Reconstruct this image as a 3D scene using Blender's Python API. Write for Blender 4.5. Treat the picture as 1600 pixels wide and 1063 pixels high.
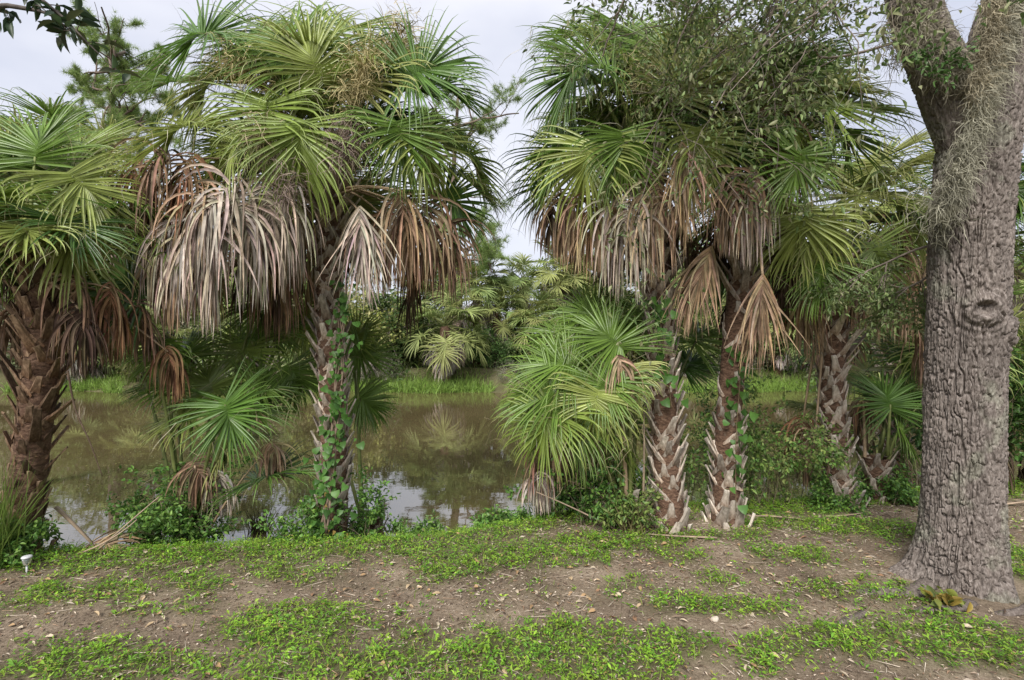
import bpy, math, random
import numpy as np
from mathutils import Vector

# ------------------------------------------------------------------ scene, camera, sky, sun, exposure
sc = bpy.context.scene
for o in list(bpy.data.objects):
    bpy.data.objects.remove(o)
rng = np.random.default_rng(11)
random.seed(11)
COL = sc.collection

CAM_H = 1.6
cam_d = bpy.data.cameras.new('camera')
cam_d.lens = 18.0
cam_d.sensor_width = 36.0
cam_d.clip_end = 2000
cam = bpy.data.objects.new('camera', cam_d)
cam.location = (0, 0, CAM_H)
cam.rotation_euler = (math.radians(90), 0, 0)
COL.objects.link(cam)
sc.camera = cam

SUN_EL, SUN_AZ = 44, 200      # degrees; azimuth clockwise from +Y: behind the viewer
world = bpy.data.worlds.new('World')
sc.world = world
world.use_nodes = True
wn, wl = world.node_tree.nodes, world.node_tree.links
wn.clear()
w_out = wn.new('ShaderNodeOutputWorld')
w_bg = wn.new('ShaderNodeBackground')
w_bg.inputs['Strength'].default_value = 0.1
w_sky = wn.new('ShaderNodeTexSky')
w_sky.sky_type = 'NISHITA'
w_sky.sun_disc = False
w_sky.sun_elevation = math.radians(SUN_EL)
w_sky.sun_rotation = math.radians(SUN_AZ)
w_sky.air_density = 1.0
w_sky.dust_density = 3.0
w_tc = wn.new('ShaderNodeTexCoord')
w_map = wn.new('ShaderNodeMapping')
w_map.inputs['Scale'].default_value = (1, 1, 2.2)
w_noise = wn.new('ShaderNodeTexNoise')
w_noise.inputs['Scale'].default_value = 2.2
w_noise.inputs['Detail'].default_value = 5
w_ramp = wn.new('ShaderNodeValToRGB')
w_ramp.color_ramp.elements[0].position = 0.3
w_ramp.color_ramp.elements[0].color = (2.15, 2.25, 2.65, 1)
w_ramp.color_ramp.elements[1].position = 0.7
w_ramp.color_ramp.elements[1].color = (3.3, 3.3, 3.5, 1)
w_mix = wn.new('ShaderNodeMix')
w_mix.data_type = 'RGBA'
w_mix.inputs[0].default_value = 0.93
wl.new(w_tc.outputs['Generated'], w_map.inputs['Vector'])
wl.new(w_map.outputs['Vector'], w_noise.inputs['Vector'])
wl.new(w_noise.outputs['Fac'], w_ramp.inputs['Fac'])
wl.new(w_sky.outputs['Color'], w_mix.inputs[6])
wl.new(w_ramp.outputs['Color'], w_mix.inputs[7])
wl.new(w_mix.outputs[2], w_bg.inputs['Color'])
wl.new(w_bg.outputs['Background'], w_out.inputs['Surface'])

sun_d = bpy.data.lights.new('sun', 'SUN')
sun_d.energy = 1.5
sun_d.angle = math.radians(24)
sun_d.color = (1.0, 0.965, 0.9)
sun = bpy.data.objects.new('sun', sun_d)
COL.objects.link(sun)
_a, _e = math.radians(SUN_AZ), math.radians(SUN_EL)
_to = Vector((math.sin(_a) * math.cos(_e), math.cos(_a) * math.cos(_e), math.sin(_e)))
sun.rotation_euler = _to.to_track_quat('Z', 'Y').to_euler()
sun.location = (-3, -6, 12)

sc.view_settings.view_transform = 'Standard'
sc.view_settings.look = 'None'
sc.view_settings.gamma = 1.0
sc.view_settings.exposure = 1.68
sc.cycles.max_bounces = 10
sc.cycles.diffuse_bounces = 6
sc.cycles.transmission_bounces = 4
sc.cycles.caustics_reflective = False
sc.cycles.caustics_refractive = False

# ------------------------------------------------------------------ helpers
F_PX = 800.0


def P(px, py, Y):
    """Point at depth Y along the viewing direction, from its place in the 1600 x 1063 photograph."""
    return np.array([(px - 800.0) / F_PX * Y, Y, CAM_H - (py - 531.5) / F_PX * Y])


def nrm(v):
    v = np.asarray(v, float)
    return v / np.maximum(np.linalg.norm(v, axis=-1, keepdims=True), 1e-9)


UP = np.array([0.0, 0, 1])


def make_mesh(name, V, quads=None, tris=None, col=None, smooth=True):
    me = bpy.data.meshes.new(name)
    V = np.asarray(V, np.float32).reshape(-1, 3)
    q = np.zeros((0, 4), np.int32) if quads is None else np.asarray(quads, np.int32).reshape(-1, 4)
    t = np.zeros((0, 3), np.int32) if tris is None else np.asarray(tris, np.int32).reshape(-1, 3)
    me.vertices.add(len(V))
    me.vertices.foreach_set('co', V.ravel())
    nl = q.size + t.size
    me.loops.add(nl)
    me.loops.foreach_set('vertex_index', np.concatenate([q.ravel(), t.ravel()]).astype(np.int32))
    me.polygons.add(len(q) + len(t))
    tot = np.concatenate([np.full(len(q), 4), np.full(len(t), 3)]).astype(np.int32)
    st = np.concatenate([[0], np.cumsum(tot)[:-1]]).astype(np.int32) if len(tot) else tot
    me.polygons.foreach_set('loop_start', st)
    me.polygons.foreach_set('loop_total', tot)
    me.polygons.foreach_set('use_smooth', np.full(len(tot), smooth))
    if col is not None:
        col = np.asarray(col, np.float32)
        if col.ndim == 1:
            col = np.tile(col, (len(V), 1))
        a = me.attributes.new('Col', 'FLOAT_COLOR', 'POINT')
        a.data.foreach_set('color', np.concatenate([col, np.ones((len(V), 1), np.float32)], 1).ravel())
    me.update(calc_edges=True)
    return me


def link(name, data, mat=None, parent=None, loc=None):
    o = bpy.data.objects.new(name, data)
    COL.objects.link(o)
    if mat is not None and data is not None and len(data.materials) == 0:
        data.materials.append(mat)
    if parent is not None:
        o.parent = parent
    if loc is not None:
        o.location = [float(c) for c in loc]
    return o


def tag(o, label, cat, group=None, kind=None):
    if label:
        o['label'] = label
    if cat:
        o['category'] = cat
    if group:
        o['group'] = group
    if kind:
        o['kind'] = kind
    return o


def thing(name, loc, label, cat, group=None):
    return tag(link(name, None, loc=loc), label, cat, group)


class Bag:
    """Collects vertices, quads, triangles and colours for one mesh."""

    def __init__(self):
        self.V, self.Q, self.T, self.C, self.n = [], [], [], [], 0

    def add(self, V, Q=None, T=None, C=(1, 1, 1)):
        V = np.asarray(V, float).reshape(-1, 3)
        if Q is not None and len(Q):
            self.Q.append(np.asarray(Q).reshape(-1, 4) + self.n)
        if T is not None and len(T):
            self.T.append(np.asarray(T).reshape(-1, 3) + self.n)
        C = np.asarray(C, float)
        self.C.append(np.tile(C, (len(V), 1)) if C.ndim == 1 else C)
        self.V.append(V)
        self.n += len(V)

    def mesh(self, name, smooth=True, off=None):
        V = np.concatenate(self.V) if self.V else np.zeros((0, 3))
        if off is not None:
            V = V - np.asarray(off)
        return make_mesh(name, V, np.concatenate(self.Q) if self.Q else None,
                         np.concatenate(self.T) if self.T else None,
                         np.concatenate(self.C) if self.C else None, smooth)


def tube(bag, pts, rad, sides=6, C=(1, 1, 1), flat=1.0, cap=True):
    """Tapered tube along a polyline; flat < 1 squashes it."""
    pts = np.asarray(pts, float)
    n = len(pts)
    rad = np.broadcast_to(np.asarray(rad, float), (n,))
    d = nrm(np.gradient(pts, axis=0))
    ref = np.array([0.0, 0, 1]) if abs(d[0][2]) < 0.9 else np.array([0.0, 1, 0])
    a = nrm(np.cross(d, ref))
    b = np.cross(a, d)
    th = np.linspace(0, 2 * np.pi, sides, endpoint=False)
    V = (pts[:, None] + rad[:, None, None] * (np.cos(th)[None, :, None] * a[:, None] + flat * np.sin(th)[None, :, None] * b[:, None])).reshape(-1, 3)
    i = np.arange(n - 1)[:, None] * sides
    j = np.arange(sides)[None]
    k = (j + 1) % sides
    Q = np.stack([i + j, i + k, i + k + sides, i + j + sides], -1).reshape(-1, 4)
    T = None
    if cap:
        V = np.concatenate([V, pts[:1], pts[-1:]])
        jj = np.arange(sides)
        kk = (jj + 1) % sides
        T = np.concatenate([np.stack([kk, jj, np.full(sides, n * sides)], -1),
                            np.stack([jj + (n - 1) * sides, kk + (n - 1) * sides, np.full(sides, n * sides + 1)], -1)])
    bag.add(V, Q, T, C)


def bez(p0, p1, p2, n):
    t = np.linspace(0, 1, n)[:, None]
    return (1 - t) ** 2 * np.asarray(p0) + 2 * t * (1 - t) * np.asarray(p1) + t * t * np.asarray(p2)


def catmull(ctrl, n):
    c = np.asarray(ctrl, float)
    c = np.concatenate([[2 * c[0] - c[1]], c, [2 * c[-1] - c[-2]]])
    m = len(c) - 3
    u = np.linspace(0, m - 1e-6, n)
    i = u.astype(int)
    t = (u - i)[:, None]
    p0, p1, p2, p3 = c[i], c[i + 1], c[i + 2], c[i + 3]
    return 0.5 * (2 * p1 + (p2 - p0) * t + (2 * p0 - 5 * p1 + 4 * p2 - p3) * t ** 2 + (3 * p1 - p0 - 3 * p2 + p3) * t ** 3)


# leaf templates: x across, y along, z up; triangles
LEAF2 = (np.array([[0, 0, 0], [-.5, .45, .12], [0, 1, -.05], [.5, .45, .12]]), np.array([[0, 2, 1], [0, 3, 2]]))
_w = [0.0, .36, .5, .30, 0.0]
_y = [0.0, .22, .5, .80, 1.0]
_vm = [[0, y, -.25 * y * y] for y in _y]
_vl = [[-_w[i], _y[i], .16 * _w[i] * 2 - .25 * _y[i] ** 2] for i in (1, 2, 3)]
_vr = [[_w[i], _y[i], .16 * _w[i] * 2 - .25 * _y[i] ** 2] for i in (1, 2, 3)]
LEAF8 = (np.array(_vm + _vl + _vr), np.array([[0, 1, 5], [1, 2, 6], [1, 6, 5], [2, 3, 7], [2, 7, 6], [3, 4, 7],
                                             [0, 8, 1], [1, 8, 9], [1, 9, 2], [2, 9, 10], [2, 10, 3], [3, 10, 4]]))
LEAF4 = (np.array([[0, 0, 0], [-.5, .5, .08], [0, .5, -.03], [.5, .5, .08], [0, 1, -.2]]), np.array([[0, 2, 1], [0, 3, 2], [1, 2, 4], [2, 3, 4]]))
# heart shaped vine leaf
_hw = [.0, .62, .60, .30, 0.0]
_hy = [0.0, .08, .38, .74, 1.0]
_vm = [[0, y, -.3 * y * y] for y in _hy]
_vl = [[-_hw[i], _hy[i] - (.10 if i == 1 else 0), .10 - .3 * _hy[i] ** 2] for i in (1, 2, 3)]
_vr = [[_hw[i], _hy[i] - (.10 if i == 1 else 0), .10 - .3 * _hy[i] ** 2] for i in (1, 2, 3)]
HEART = (np.array(_vm + _vl + _vr), LEAF8[1])


def scatter(bag, tmpl, pos, d, n, length, width, C):
    """Copies a leaf template to every position, with direction d and approximate normal n."""
    T, F = tmpl
    pos = np.asarray(pos, float).reshape(-1, 3)
    m = len(pos)
    if m == 0:
        return
    d = nrm(np.broadcast_to(d, (m, 3)))
    s = nrm(np.cross(d, np.broadcast_to(n, (m, 3)) + 1e-6))
    nn = np.cross(s, d)
    L = np.broadcast_to(np.asarray(length, float), (m,))[:, None, None]
    W = np.broadcast_to(np.asarray(width, float), (m,))[:, None, None]
    V = pos[:, None] + s[:, None] * (T[None, :, 0:1] * W) + d[:, None] * (T[None, :, 1:2] * L) + nn[:, None] * (T[None, :, 2:3] * L)
    k = len(T)
    FF = (F[None] + (np.arange(m) * k)[:, None, None]).reshape(-1, F.shape[1])
    C = np.asarray(C, float)
    C = np.repeat(np.broadcast_to(C, (m, 3)), k, axis=0)
    if F.shape[1] == 3:
        bag.add(V.reshape(-1, 3), None, FF, C)
    else:
        bag.add(V.reshape(-1, 3), FF, None, C)


def ribbons(bag, start, d0, length, width, bend, K, C, wiggle=0.0, grav=(0, 0, -1)):
    """Thin bending strips (grass blades, moss strands, threads)."""
    m = len(start)
    p = np.array(start, float)
    d = nrm(np.array(d0, float))
    L = np.broadcast_to(np.asarray(length, float), (m,))[:, None]
    B = np.broadcast_to(np.asarray(bend, float), (m,))[:, None]
    W = np.broadcast_to(np.asarray(width, float), (m,))[:, None]
    s = nrm(np.cross(d, rng.normal(size=(m, 3))))
    g = np.asarray(grav, float)
    rows = []
    for k in range(K + 1):
        u = k / K
        w = W * (1 - u ** 1.6) * .5 + .0003
        rows.append(p - s * w)
        rows.append(p + s * w)
        d = nrm(d + g * B * (u + .15) / K * 2 + (rng.normal(size=(m, 3)) * wiggle if wiggle else 0))
        s = nrm(s - d * np.sum(s * d, 1, keepdims=True))
        p = p + d * L / K
    V = np.stack(rows, 1)
    k2 = 2 * (K + 1)
    f = np.array([[2 * k, 2 * k + 1, 2 * k + 3, 2 * k + 2] for k in range(K)])
    Q = (f[None] + (np.arange(m) * k2)[:, None, None]).reshape(-1, 4)
    C = np.repeat(np.broadcast_to(np.asarray(C, float), (m, 3)), k2, axis=0)
    bag.add(V.reshape(-1, 3), Q, None, C)


def hsh(i, j, k=0):
    n = (i.astype(np.int64) * 374761393 + j.astype(np.int64) * 668265263 + k * 2147483647) & 0xffffffff
    n = ((n ^ (n >> 13)) * 1274126177) & 0xffffffff
    return ((n ^ (n >> 16)) & 0xffff) / 65535.0


def vnoise(x, y, seed=0):
    x = np.asarray(x, float)
    y = np.asarray(y, float)
    i, j = np.floor(x), np.floor(y)
    fx, fy = x - i, y - j
    fx, fy = fx * fx * (3 - 2 * fx), fy * fy * (3 - 2 * fy)
    i, j = i.astype(np.int64), j.astype(np.int64)
    a, b = hsh(i, j, seed), hsh(i + 1, j, seed)
    c, d = hsh(i, j + 1, seed), hsh(i + 1, j + 1, seed)
    return (a * (1 - fx) + b * fx) * (1 - fy) + (c * (1 - fx) + d * fx) * fy


def fbm(x, y, seed=0, oct=4):
    s, a, t = 0, .5, 0
    for o in range(oct):
        s = s + a * vnoise(np.asarray(x) * 2 ** o, np.asarray(y) * 2 ** o, seed + o)
        t += a
        a *= .5
    return s / t


def sstep(a, b, x):
    t = np.clip((np.asarray(x, float) - a) / (b - a), 0, 1)
    return t * t * (3 - 2 * t)


# ------------------------------------------------------------------ materials
def mat_new(name):
    m = bpy.data.materials.new(name)
    m.use_nodes = True
    nt = m.node_tree
    nt.nodes.clear()
    return m, nt.nodes, nt.links


def mat_leaf(name, transl=0.3, rough=0.45, spec=0.35, var=0.35, nscale=9.0, objvar=0.0):
    m, N, L = mat_new(name)
    out = N.new('ShaderNodeOutputMaterial')
    at = N.new('ShaderNodeAttribute')
    at.attribute_name = 'Col'
    tc = N.new('ShaderNodeTexCoord')
    no = N.new('ShaderNodeTexNoise')
    no.inputs['Scale'].default_value = nscale
    no.inputs['Detail'].default_value = 4
    mr = N.new('ShaderNodeMapRange')
    mr.inputs['From Min'].default_value = .3
    mr.inputs['From Max'].default_value = .7
    mr.inputs['To Min'].default_value = 1 - var
    mr.inputs['To Max'].default_value = 1 + var
    L.new(tc.outputs['Object'], no.inputs['Vector'])
    L.new(no.outputs['Fac'], mr.inputs['Value'])
    mul = N.new('ShaderNodeVectorMath')
    mul.operation = 'SCALE'
    L.new(at.outputs['Color'], mul.inputs[0])
    L.new(mr.outputs['Result'], mul.inputs['Scale'])
    colour = mul.outputs['Vector']
    if objvar:
        oi = N.new('ShaderNodeObjectInfo')
        hs = N.new('ShaderNodeHueSaturation')
        m1 = N.new('ShaderNodeMapRange')
        m1.inputs['To Min'].default_value = .5 - .06 * objvar
        m1.inputs['To Max'].default_value = .5 + .04 * objvar
        m2 = N.new('ShaderNodeMapRange')
        m2.inputs['To Min'].default_value = 1 - .4 * objvar
        m2.inputs['To Max'].default_value = 1 + .35 * objvar
        mm = N.new('ShaderNodeMath')
        mm.operation = 'FRACT'
        mx = N.new('ShaderNodeMath')
        mx.operation = 'MULTIPLY'
        mx.inputs[1].default_value = 7.31
        L.new(oi.outputs['Random'], m1.inputs['Value'])
        L.new(oi.outputs['Random'], mx.inputs[0])
        L.new(mx.outputs[0], mm.inputs[0])
        L.new(mm.outputs[0], m2.inputs['Value'])
        L.new(m1.outputs['Result'], hs.inputs['Hue'])
        L.new(m2.outputs['Result'], hs.inputs['Value'])
        L.new(colour, hs.inputs['Color'])
        colour = hs.outputs['Color']
    pb = N.new('ShaderNodeBsdfPrincipled')
    pb.inputs['Roughness'].default_value = rough
    pb.inputs['Specular IOR Level'].default_value = spec
    L.new(colour, pb.inputs['Base Color'])
    if transl > 0:
        tr = N.new('ShaderNodeBsdfTranslucent')
        L.new(colour, tr.inputs['Color'])
        mx = N.new('ShaderNodeMixShader')
        mx.inputs['Fac'].default_value = transl
        L.new(pb.outputs[0], mx.inputs[1])
        L.new(tr.outputs[0], mx.inputs[2])
        L.new(mx.outputs[0], out.inputs['Surface'])
    else:
        L.new(pb.outputs[0], out.inputs['Surface'])
    return m


def mat_rough(name, c1, c2, scale=(8, 8, 8), rough=.85, bump=.4, dist=.01, detail=6, objvar=0.0, c3=None, usecol=False):
    m, N, L = mat_new(name)
    out = N.new('ShaderNodeOutputMaterial')
    tc = N.new('ShaderNodeTexCoord')
    mp = N.new('ShaderNodeMapping')
    mp.inputs['Scale'].default_value = scale
    no = N.new('ShaderNodeTexNoise')
    no.inputs['Scale'].default_value = 1
    no.inputs['Detail'].default_value = detail
    no.inputs['Roughness'].default_value = .65
    L.new(tc.outputs['Object'], mp.inputs['Vector'])
    L.new(mp.outputs['Vector'], no.inputs['Vector'])
    rp = N.new('ShaderNodeValToRGB')
    rp.color_ramp.elements[0].position = .32
    rp.color_ramp.elements[0].color = (*c1, 1)
    rp.color_ramp.elements[1].position = .68
    rp.color_ramp.elements[1].color = (*c2, 1)
    if c3:
        e = rp.color_ramp.elements.new(.5)
        e.color = (*c3, 1)
    L.new(no.outputs['Fac'], rp.inputs['Fac'])
    colour = rp.outputs['Color']
    if usecol:
        at = N.new('ShaderNodeAttribute')
        at.attribute_name = 'Col'
        mu = N.new('ShaderNodeMix')
        mu.data_type = 'RGBA'
        mu.blend_type = 'MULTIPLY'
        mu.inputs[0].default_value = 1
        L.new(colour, mu.inputs[6])
        L.new(at.outputs['Color'], mu.inputs[7])
        colour = mu.outputs[2]
    if objvar:
        oi = N.new('ShaderNodeObjectInfo')
        hs = N.new('ShaderNodeHueSaturation')
        m2 = N.new('ShaderNodeMapRange')
        m2.inputs['To Min'].default_value = 1 - objvar
        m2.inputs['To Max'].default_value = 1 + objvar
        L.new(oi.outputs['Random'], m2.inputs['Value'])
        L.new(m2.outputs['Result'], hs.inputs['Value'])
        L.new(colour, hs.inputs['Color'])
        colour = hs.outputs['Color']
    pb = N.new('ShaderNodeBsdfPrincipled')
    pb.inputs['Roughness'].default_value = rough
    pb.inputs['Specular IOR Level'].default_value = .2
    L.new(colour, pb.inputs['Base Color'])
    if bump:
        bu = N.new('ShaderNodeBump')
        bu.inputs['Strength'].default_value = bump
        bu.inputs['Distance'].default_value = dist
        L.new(no.outputs['Fac'], bu.inputs['Height'])
        L.new(bu.outputs['Normal'], pb.inputs['Normal'])
    L.new(pb.outputs[0], out.inputs['Surface'])
    return m


M = {}
M['frond'] = mat_leaf('palm_frond_green', .28, .36, .5, .25, 6)
M['dead'] = mat_leaf('palm_frond_dead', .10, .8, .1, .35, 14)
M['leaf'] = mat_leaf('broad_leaf', .30, .45, .35, .25, 9)
M['farleaf'] = mat_leaf('far_leaf', .3, .6, .2, .35, 1.5, objvar=1.0)
M['farfrond'] = mat_leaf('far_frond', .28, .5, .3, .25, 2, objvar=.55)
M['needle'] = mat_leaf('pine_needle', .45, .6, .2, .25, 1.0)
M['weed'] = mat_leaf('weed_leaf', .35, .5, .3, .25, 5)
M['chip'] = mat_leaf('litter', .0, .85, .1, .2, 30)
M['petiole'] = mat_leaf('petiole', .0, .5, .3, .25, 12)
M['twig'] = mat_leaf('twig', .0, .85, .15, .3, 20)
M['moss'] = mat_leaf('spanish_moss', .25, .9, .05, .25, 6)
M['palm_trunk'] = mat_rough('palm_trunk', (.05, .032, .022), (.24, .155, .105), (26, 26, 60), .9, .9, .02, c3=(.14, .082, .055))
M['boot'] = mat_rough('palm_leaf_base', (.17, .14, .115), (.55, .505, .455), (30, 30, 9), .85, .7, .008, objvar=.42, c3=(.38, .335, .29), usecol=True)
M['boot_brown'] = mat_rough('palm_leaf_base_brown', (.07, .045, .03), (.30, .215, .15), (30, 30, 9), .85, .6, .006, objvar=.5, c3=(.17, .115, .075), usecol=True)
M['oak_bark'] = mat_rough('oak_bark', (.085, .069, .060), (.30, .262, .238), (60, 60, 26), .92, 1.0, .007, c3=(.18, .152, .136), usecol=True)
M['branch'] = mat_rough('branch_bark', (.07, .055, .045), (.24, .20, .175), (30, 30, 12), .9, .6, .006)
M['pine_bark'] = mat_rough('pine_bark', (.07, .05, .04), (.24, .18, .15), (6, 6, 3), .9, .6, .02)
M['stone'] = mat_rough('stone', (.38, .33, .26), (.6, .54, .45), (40, 40, 40), .8, .3, .004)

# ground: bare mulchy earth against greener soil, mask painted per vertex from the planting
m, N, L = mat_new('ground')
out = N.new('ShaderNodeOutputMaterial')
tc = N.new('ShaderNodeTexCoord')
n1 = N.new('ShaderNodeTexNoise'); n1.inputs['Scale'].default_value = 1.6; n1.inputs['Detail'].default_value = 8; n1.inputs['Roughness'].default_value = .7
n2 = N.new('ShaderNodeTexNoise'); n2.inputs['Scale'].default_value = 55; n2.inputs['Detail'].default_value = 6; n2.inputs['Roughness'].default_value = .75
n3 = N.new('ShaderNodeTexVoronoi'); n3.inputs['Scale'].default_value = 60
for k in (n1, n2, n3):
    L.new(tc.outputs['Object'], k.inputs['Vector'])
r1 = N.new('ShaderNodeValToRGB')
r1.color_ramp.elements[0].position = .35; r1.color_ramp.elements[0].color = (.165, .13, .10, 1)
r1.color_ramp.elements[1].position = .66; r1.color_ramp.elements[1].color = (.39, .325, .255, 1)
e = r1.color_ramp.elements.new(.5); e.color = (.265, .215, .165, 1)
L.new(n1.outputs['Fac'], r1.inputs['Fac'])
r2 = N.new('ShaderNodeValToRGB')
r2.color_ramp.elements[0].position = .3; r2.color_ramp.elements[0].color = (.42, .38, .34, 1)
r2.color_ramp.elements[1].position = .7; r2.color_ramp.elements[1].color = (1.25, 1.22, 1.18, 1)
L.new(n2.outputs['Fac'], r2.inputs['Fac'])
mu = N.new('ShaderNodeMix'); mu.data_type = 'RGBA'; mu.blend_type = 'MULTIPLY'; mu.inputs[0].default_value = 1
L.new(r1.outputs['Color'], mu.inputs[6]); L.new(r2.outputs['Color'], mu.inputs[7])
at = N.new('ShaderNodeAttribute'); at.attribute_name = 'Col'
sx = N.new('ShaderNodeSeparateColor'); L.new(at.outputs['Color'], sx.inputs['Color'])
mg = N.new('ShaderNodeMix'); mg.data_type = 'RGBA'
mg.inputs[7].default_value = (.085, .09, .035, 1)
mm = N.new('ShaderNodeMath'); mm.operation = 'MULTIPLY'; mm.inputs[1].default_value = .75
L.new(sx.outputs['Red'], mm.inputs[0]); L.new(mm.outputs[0], mg.inputs[0]); L.new(mu.outputs[2], mg.inputs[6])
pb = N.new('ShaderNodeBsdfPrincipled'); pb.inputs['Roughness'].default_value = .95; pb.inputs['Specular IOR Level'].default_value = .1
bu = N.new('ShaderNodeBump'); bu.inputs['Strength'].default_value = .9; bu.inputs['Distance'].default_value = .012
L.new(n2.outputs['Fac'], bu.inputs['Height']); L.new(bu.outputs['Normal'], pb.inputs['Normal'])
L.new(mg.outputs[2], pb.inputs['Base Color']); L.new(pb.outputs[0], out.inputs['Surface'])
M['ground'] = m

# murky pond water
m, N, L = mat_new('pond_water')
out = N.new('ShaderNodeOutputMaterial')
tc = N.new('ShaderNodeTexCoord')
n1 = N.new('ShaderNodeTexNoise'); n1.inputs['Scale'].default_value = .5; n1.inputs['Detail'].default_value = 5
L.new(tc.outputs['Object'], n1.inputs['Vector'])
r1 = N.new('ShaderNodeValToRGB')
r1.color_ramp.elements[0].position = .3; r1.color_ramp.elements[0].color = (.09, .07, .032, 1)
r1.color_ramp.elements[1].position = .7; r1.color_ramp.elements[1].color = (.12, .095, .045, 1)
L.new(n1.outputs['Fac'], r1.inputs['Fac'])
di = N.new('ShaderNodeBsdfDiffuse'); L.new(r1.outputs['Color'], di.inputs['Color'])
gl = N.new('ShaderNodeBsdfGlossy'); gl.inputs['Roughness'].default_value = .02
gl.inputs['Color'].default_value = (1, 1, 1, 1)
n2 = N.new('ShaderNodeTexNoise'); n2.inputs['Scale'].default_value = 3; n2.inputs['Detail'].default_value = 3
mp = N.new('ShaderNodeMapping'); mp.inputs['Scale'].default_value = (1, 2.5, 1)
L.new(tc.outputs['Object'], mp.inputs['Vector']); L.new(mp.outputs['Vector'], n2.inputs['Vector'])
bu = N.new('ShaderNodeBump'); bu.inputs['Strength'].default_value = .025; bu.inputs['Distance'].default_value = .02
L.new(n2.outputs['Fac'], bu.inputs['Height']); L.new(bu.outputs['Normal'], gl.inputs['Normal'])
fr = N.new('ShaderNodeFresnel'); fr.inputs['IOR'].default_value = 3.3
mx = N.new('ShaderNodeMixShader')
L.new(fr.outputs[0], mx.inputs[0]); L.new(di.outputs[0], mx.inputs[1]); L.new(gl.outputs[0], mx.inputs[2])
L.new(mx.outputs[0], out.inputs['Surface'])
M['water'] = m

# ------------------------------------------------------------------ ground and pond
WATER_Z = -0.30
_ex = [-40, -8, -3.75, -2.5, -0.9, 0, .7, 2.7, 5, 10, 40]
_ey = [4.2, 4.4, 4.5, 4.6, 4.8, 5.05, 5.5, 5.7, 6.3, 6.6, 8]


def near_edge(x):
    return np.interp(x, _ex, _ey) + .14 * (fbm(np.asarray(x) * 1.7, np.asarray(x) * 0 + 3.3, 5, 3) - .5)


def far_edge(x):
    return 18.6 + .9 * (fbm(np.asarray(x) * .35, np.asarray(x) * 0 + 8.1, 9, 3) - .5) * 2


def pond_s(x, y):
    return np.minimum(np.minimum(y - near_edge(x), far_edge(x) - y), 38 - np.abs(x))


def gz(x, y):
    x = np.asarray(x, float)
    y = np.asarray(y, float)
    s = pond_s(x, y)
    far = y > 12
    wdt = np.where(far, 2.5, .75)
    top = np.where(far, .75, .30)
    land = WATER_Z + top * sstep(0, 1, -s / wdt) + np.where(s < 0, .05 * (fbm(x * 1.3, y * 1.3, 2, 4) - .5) * np.clip(-s, 0, 1), 0)
    bed = WATER_Z - np.clip(s * .4, 0, .8)
    hill = .035 * np.clip(y - 24, 0, 60)
    return np.where(s > 0, bed, land) + hill


_blobs = []
for (px, py, rx, ry, st) in [
        (120, 1045, 190, 34, .9), (470, 975, 120, 38, 1), (560, 1040, 240, 40, 1), (800, 1035, 230, 40, 1.1), (960, 1010, 190, 30, 1),
        (880, 985, 120, 14, .8), (1130, 945, 90, 15, .9), (1250, 1005, 90, 26, .9), (1400, 1005, 150, 36, 1), (1550, 1015, 90, 50, 1.1),
        (1190, 1030, 45, 30, .7), (1340, 925, 110, 16, .6), (1250, 868, 60, 16, .7), (700, 893, 60, 14, .8), (120, 935, 110, 22, .8),
        (300, 915, 70, 18, .7), (450, 893, 90, 14, .8), (250, 955, 60, 12, .5), (1120, 900, 40, 10, .6), (980, 915, 40, 9, .4), (1590, 880, 60, 60, .9),
        (1300, 822, 150, 14, .95), (1100, 836, 110, 9, .8), (950, 850, 110, 16, .95), (1400, 830, 90, 14, .9), (800, 868, 170, 18, .95), (1060, 870, 60, 10, .5), (1490, 985, 60, 16, .7),
        (1400, 955, 60, 14, .6), (600, 1000, 60, 30, .6), (1010, 1050, 60, 20, .8), (300, 1050, 100, 20, .6)]:
    Yb = 1.6 * F_PX / (py - 531.5)
    _blobs.append(((px - 800) / F_PX * Yb, Yb, rx / F_PX * Yb, max(.07, ry * Yb * Yb / (1.6 * F_PX)), st))


def green_mask(x, y):
    x = np.asarray(x, float)
    y = np.asarray(y, float)
    wx = x + .28 * (fbm(x * 2.3, y * 2.3, 31, 3) - .5)
    wy = y + .28 * (fbm(x * 2.3, y * 2.3, 47, 3) - .5)
    g = np.zeros_like(x)
    for bx, by, rx, ry, st in _blobs:
        q = ((wx - bx) / rx) ** 2 + ((wy - by) / ry) ** 2
        g = np.maximum(g, st * np.exp(-.9 * q * q))
    s = pond_s(x, y)
    strip = sstep(-1.25, -.75, s + .25 * (fbm(x * 1.9, y * 1.9, 61, 3) - .5))
    g = np.maximum(g, strip)
    g = np.maximum(g, sstep(9, 13, y))
    g = np.maximum(g, sstep(2.3, 1.6, y) * .8)
    g = np.maximum(g, sstep(5.2, 6.5, np.abs(x)) * .7)
    return np.clip(g * 1.22 + 1.3 * (fbm(x * 6, y * 6, 71, 4) - .46), 0, 1)


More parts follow.
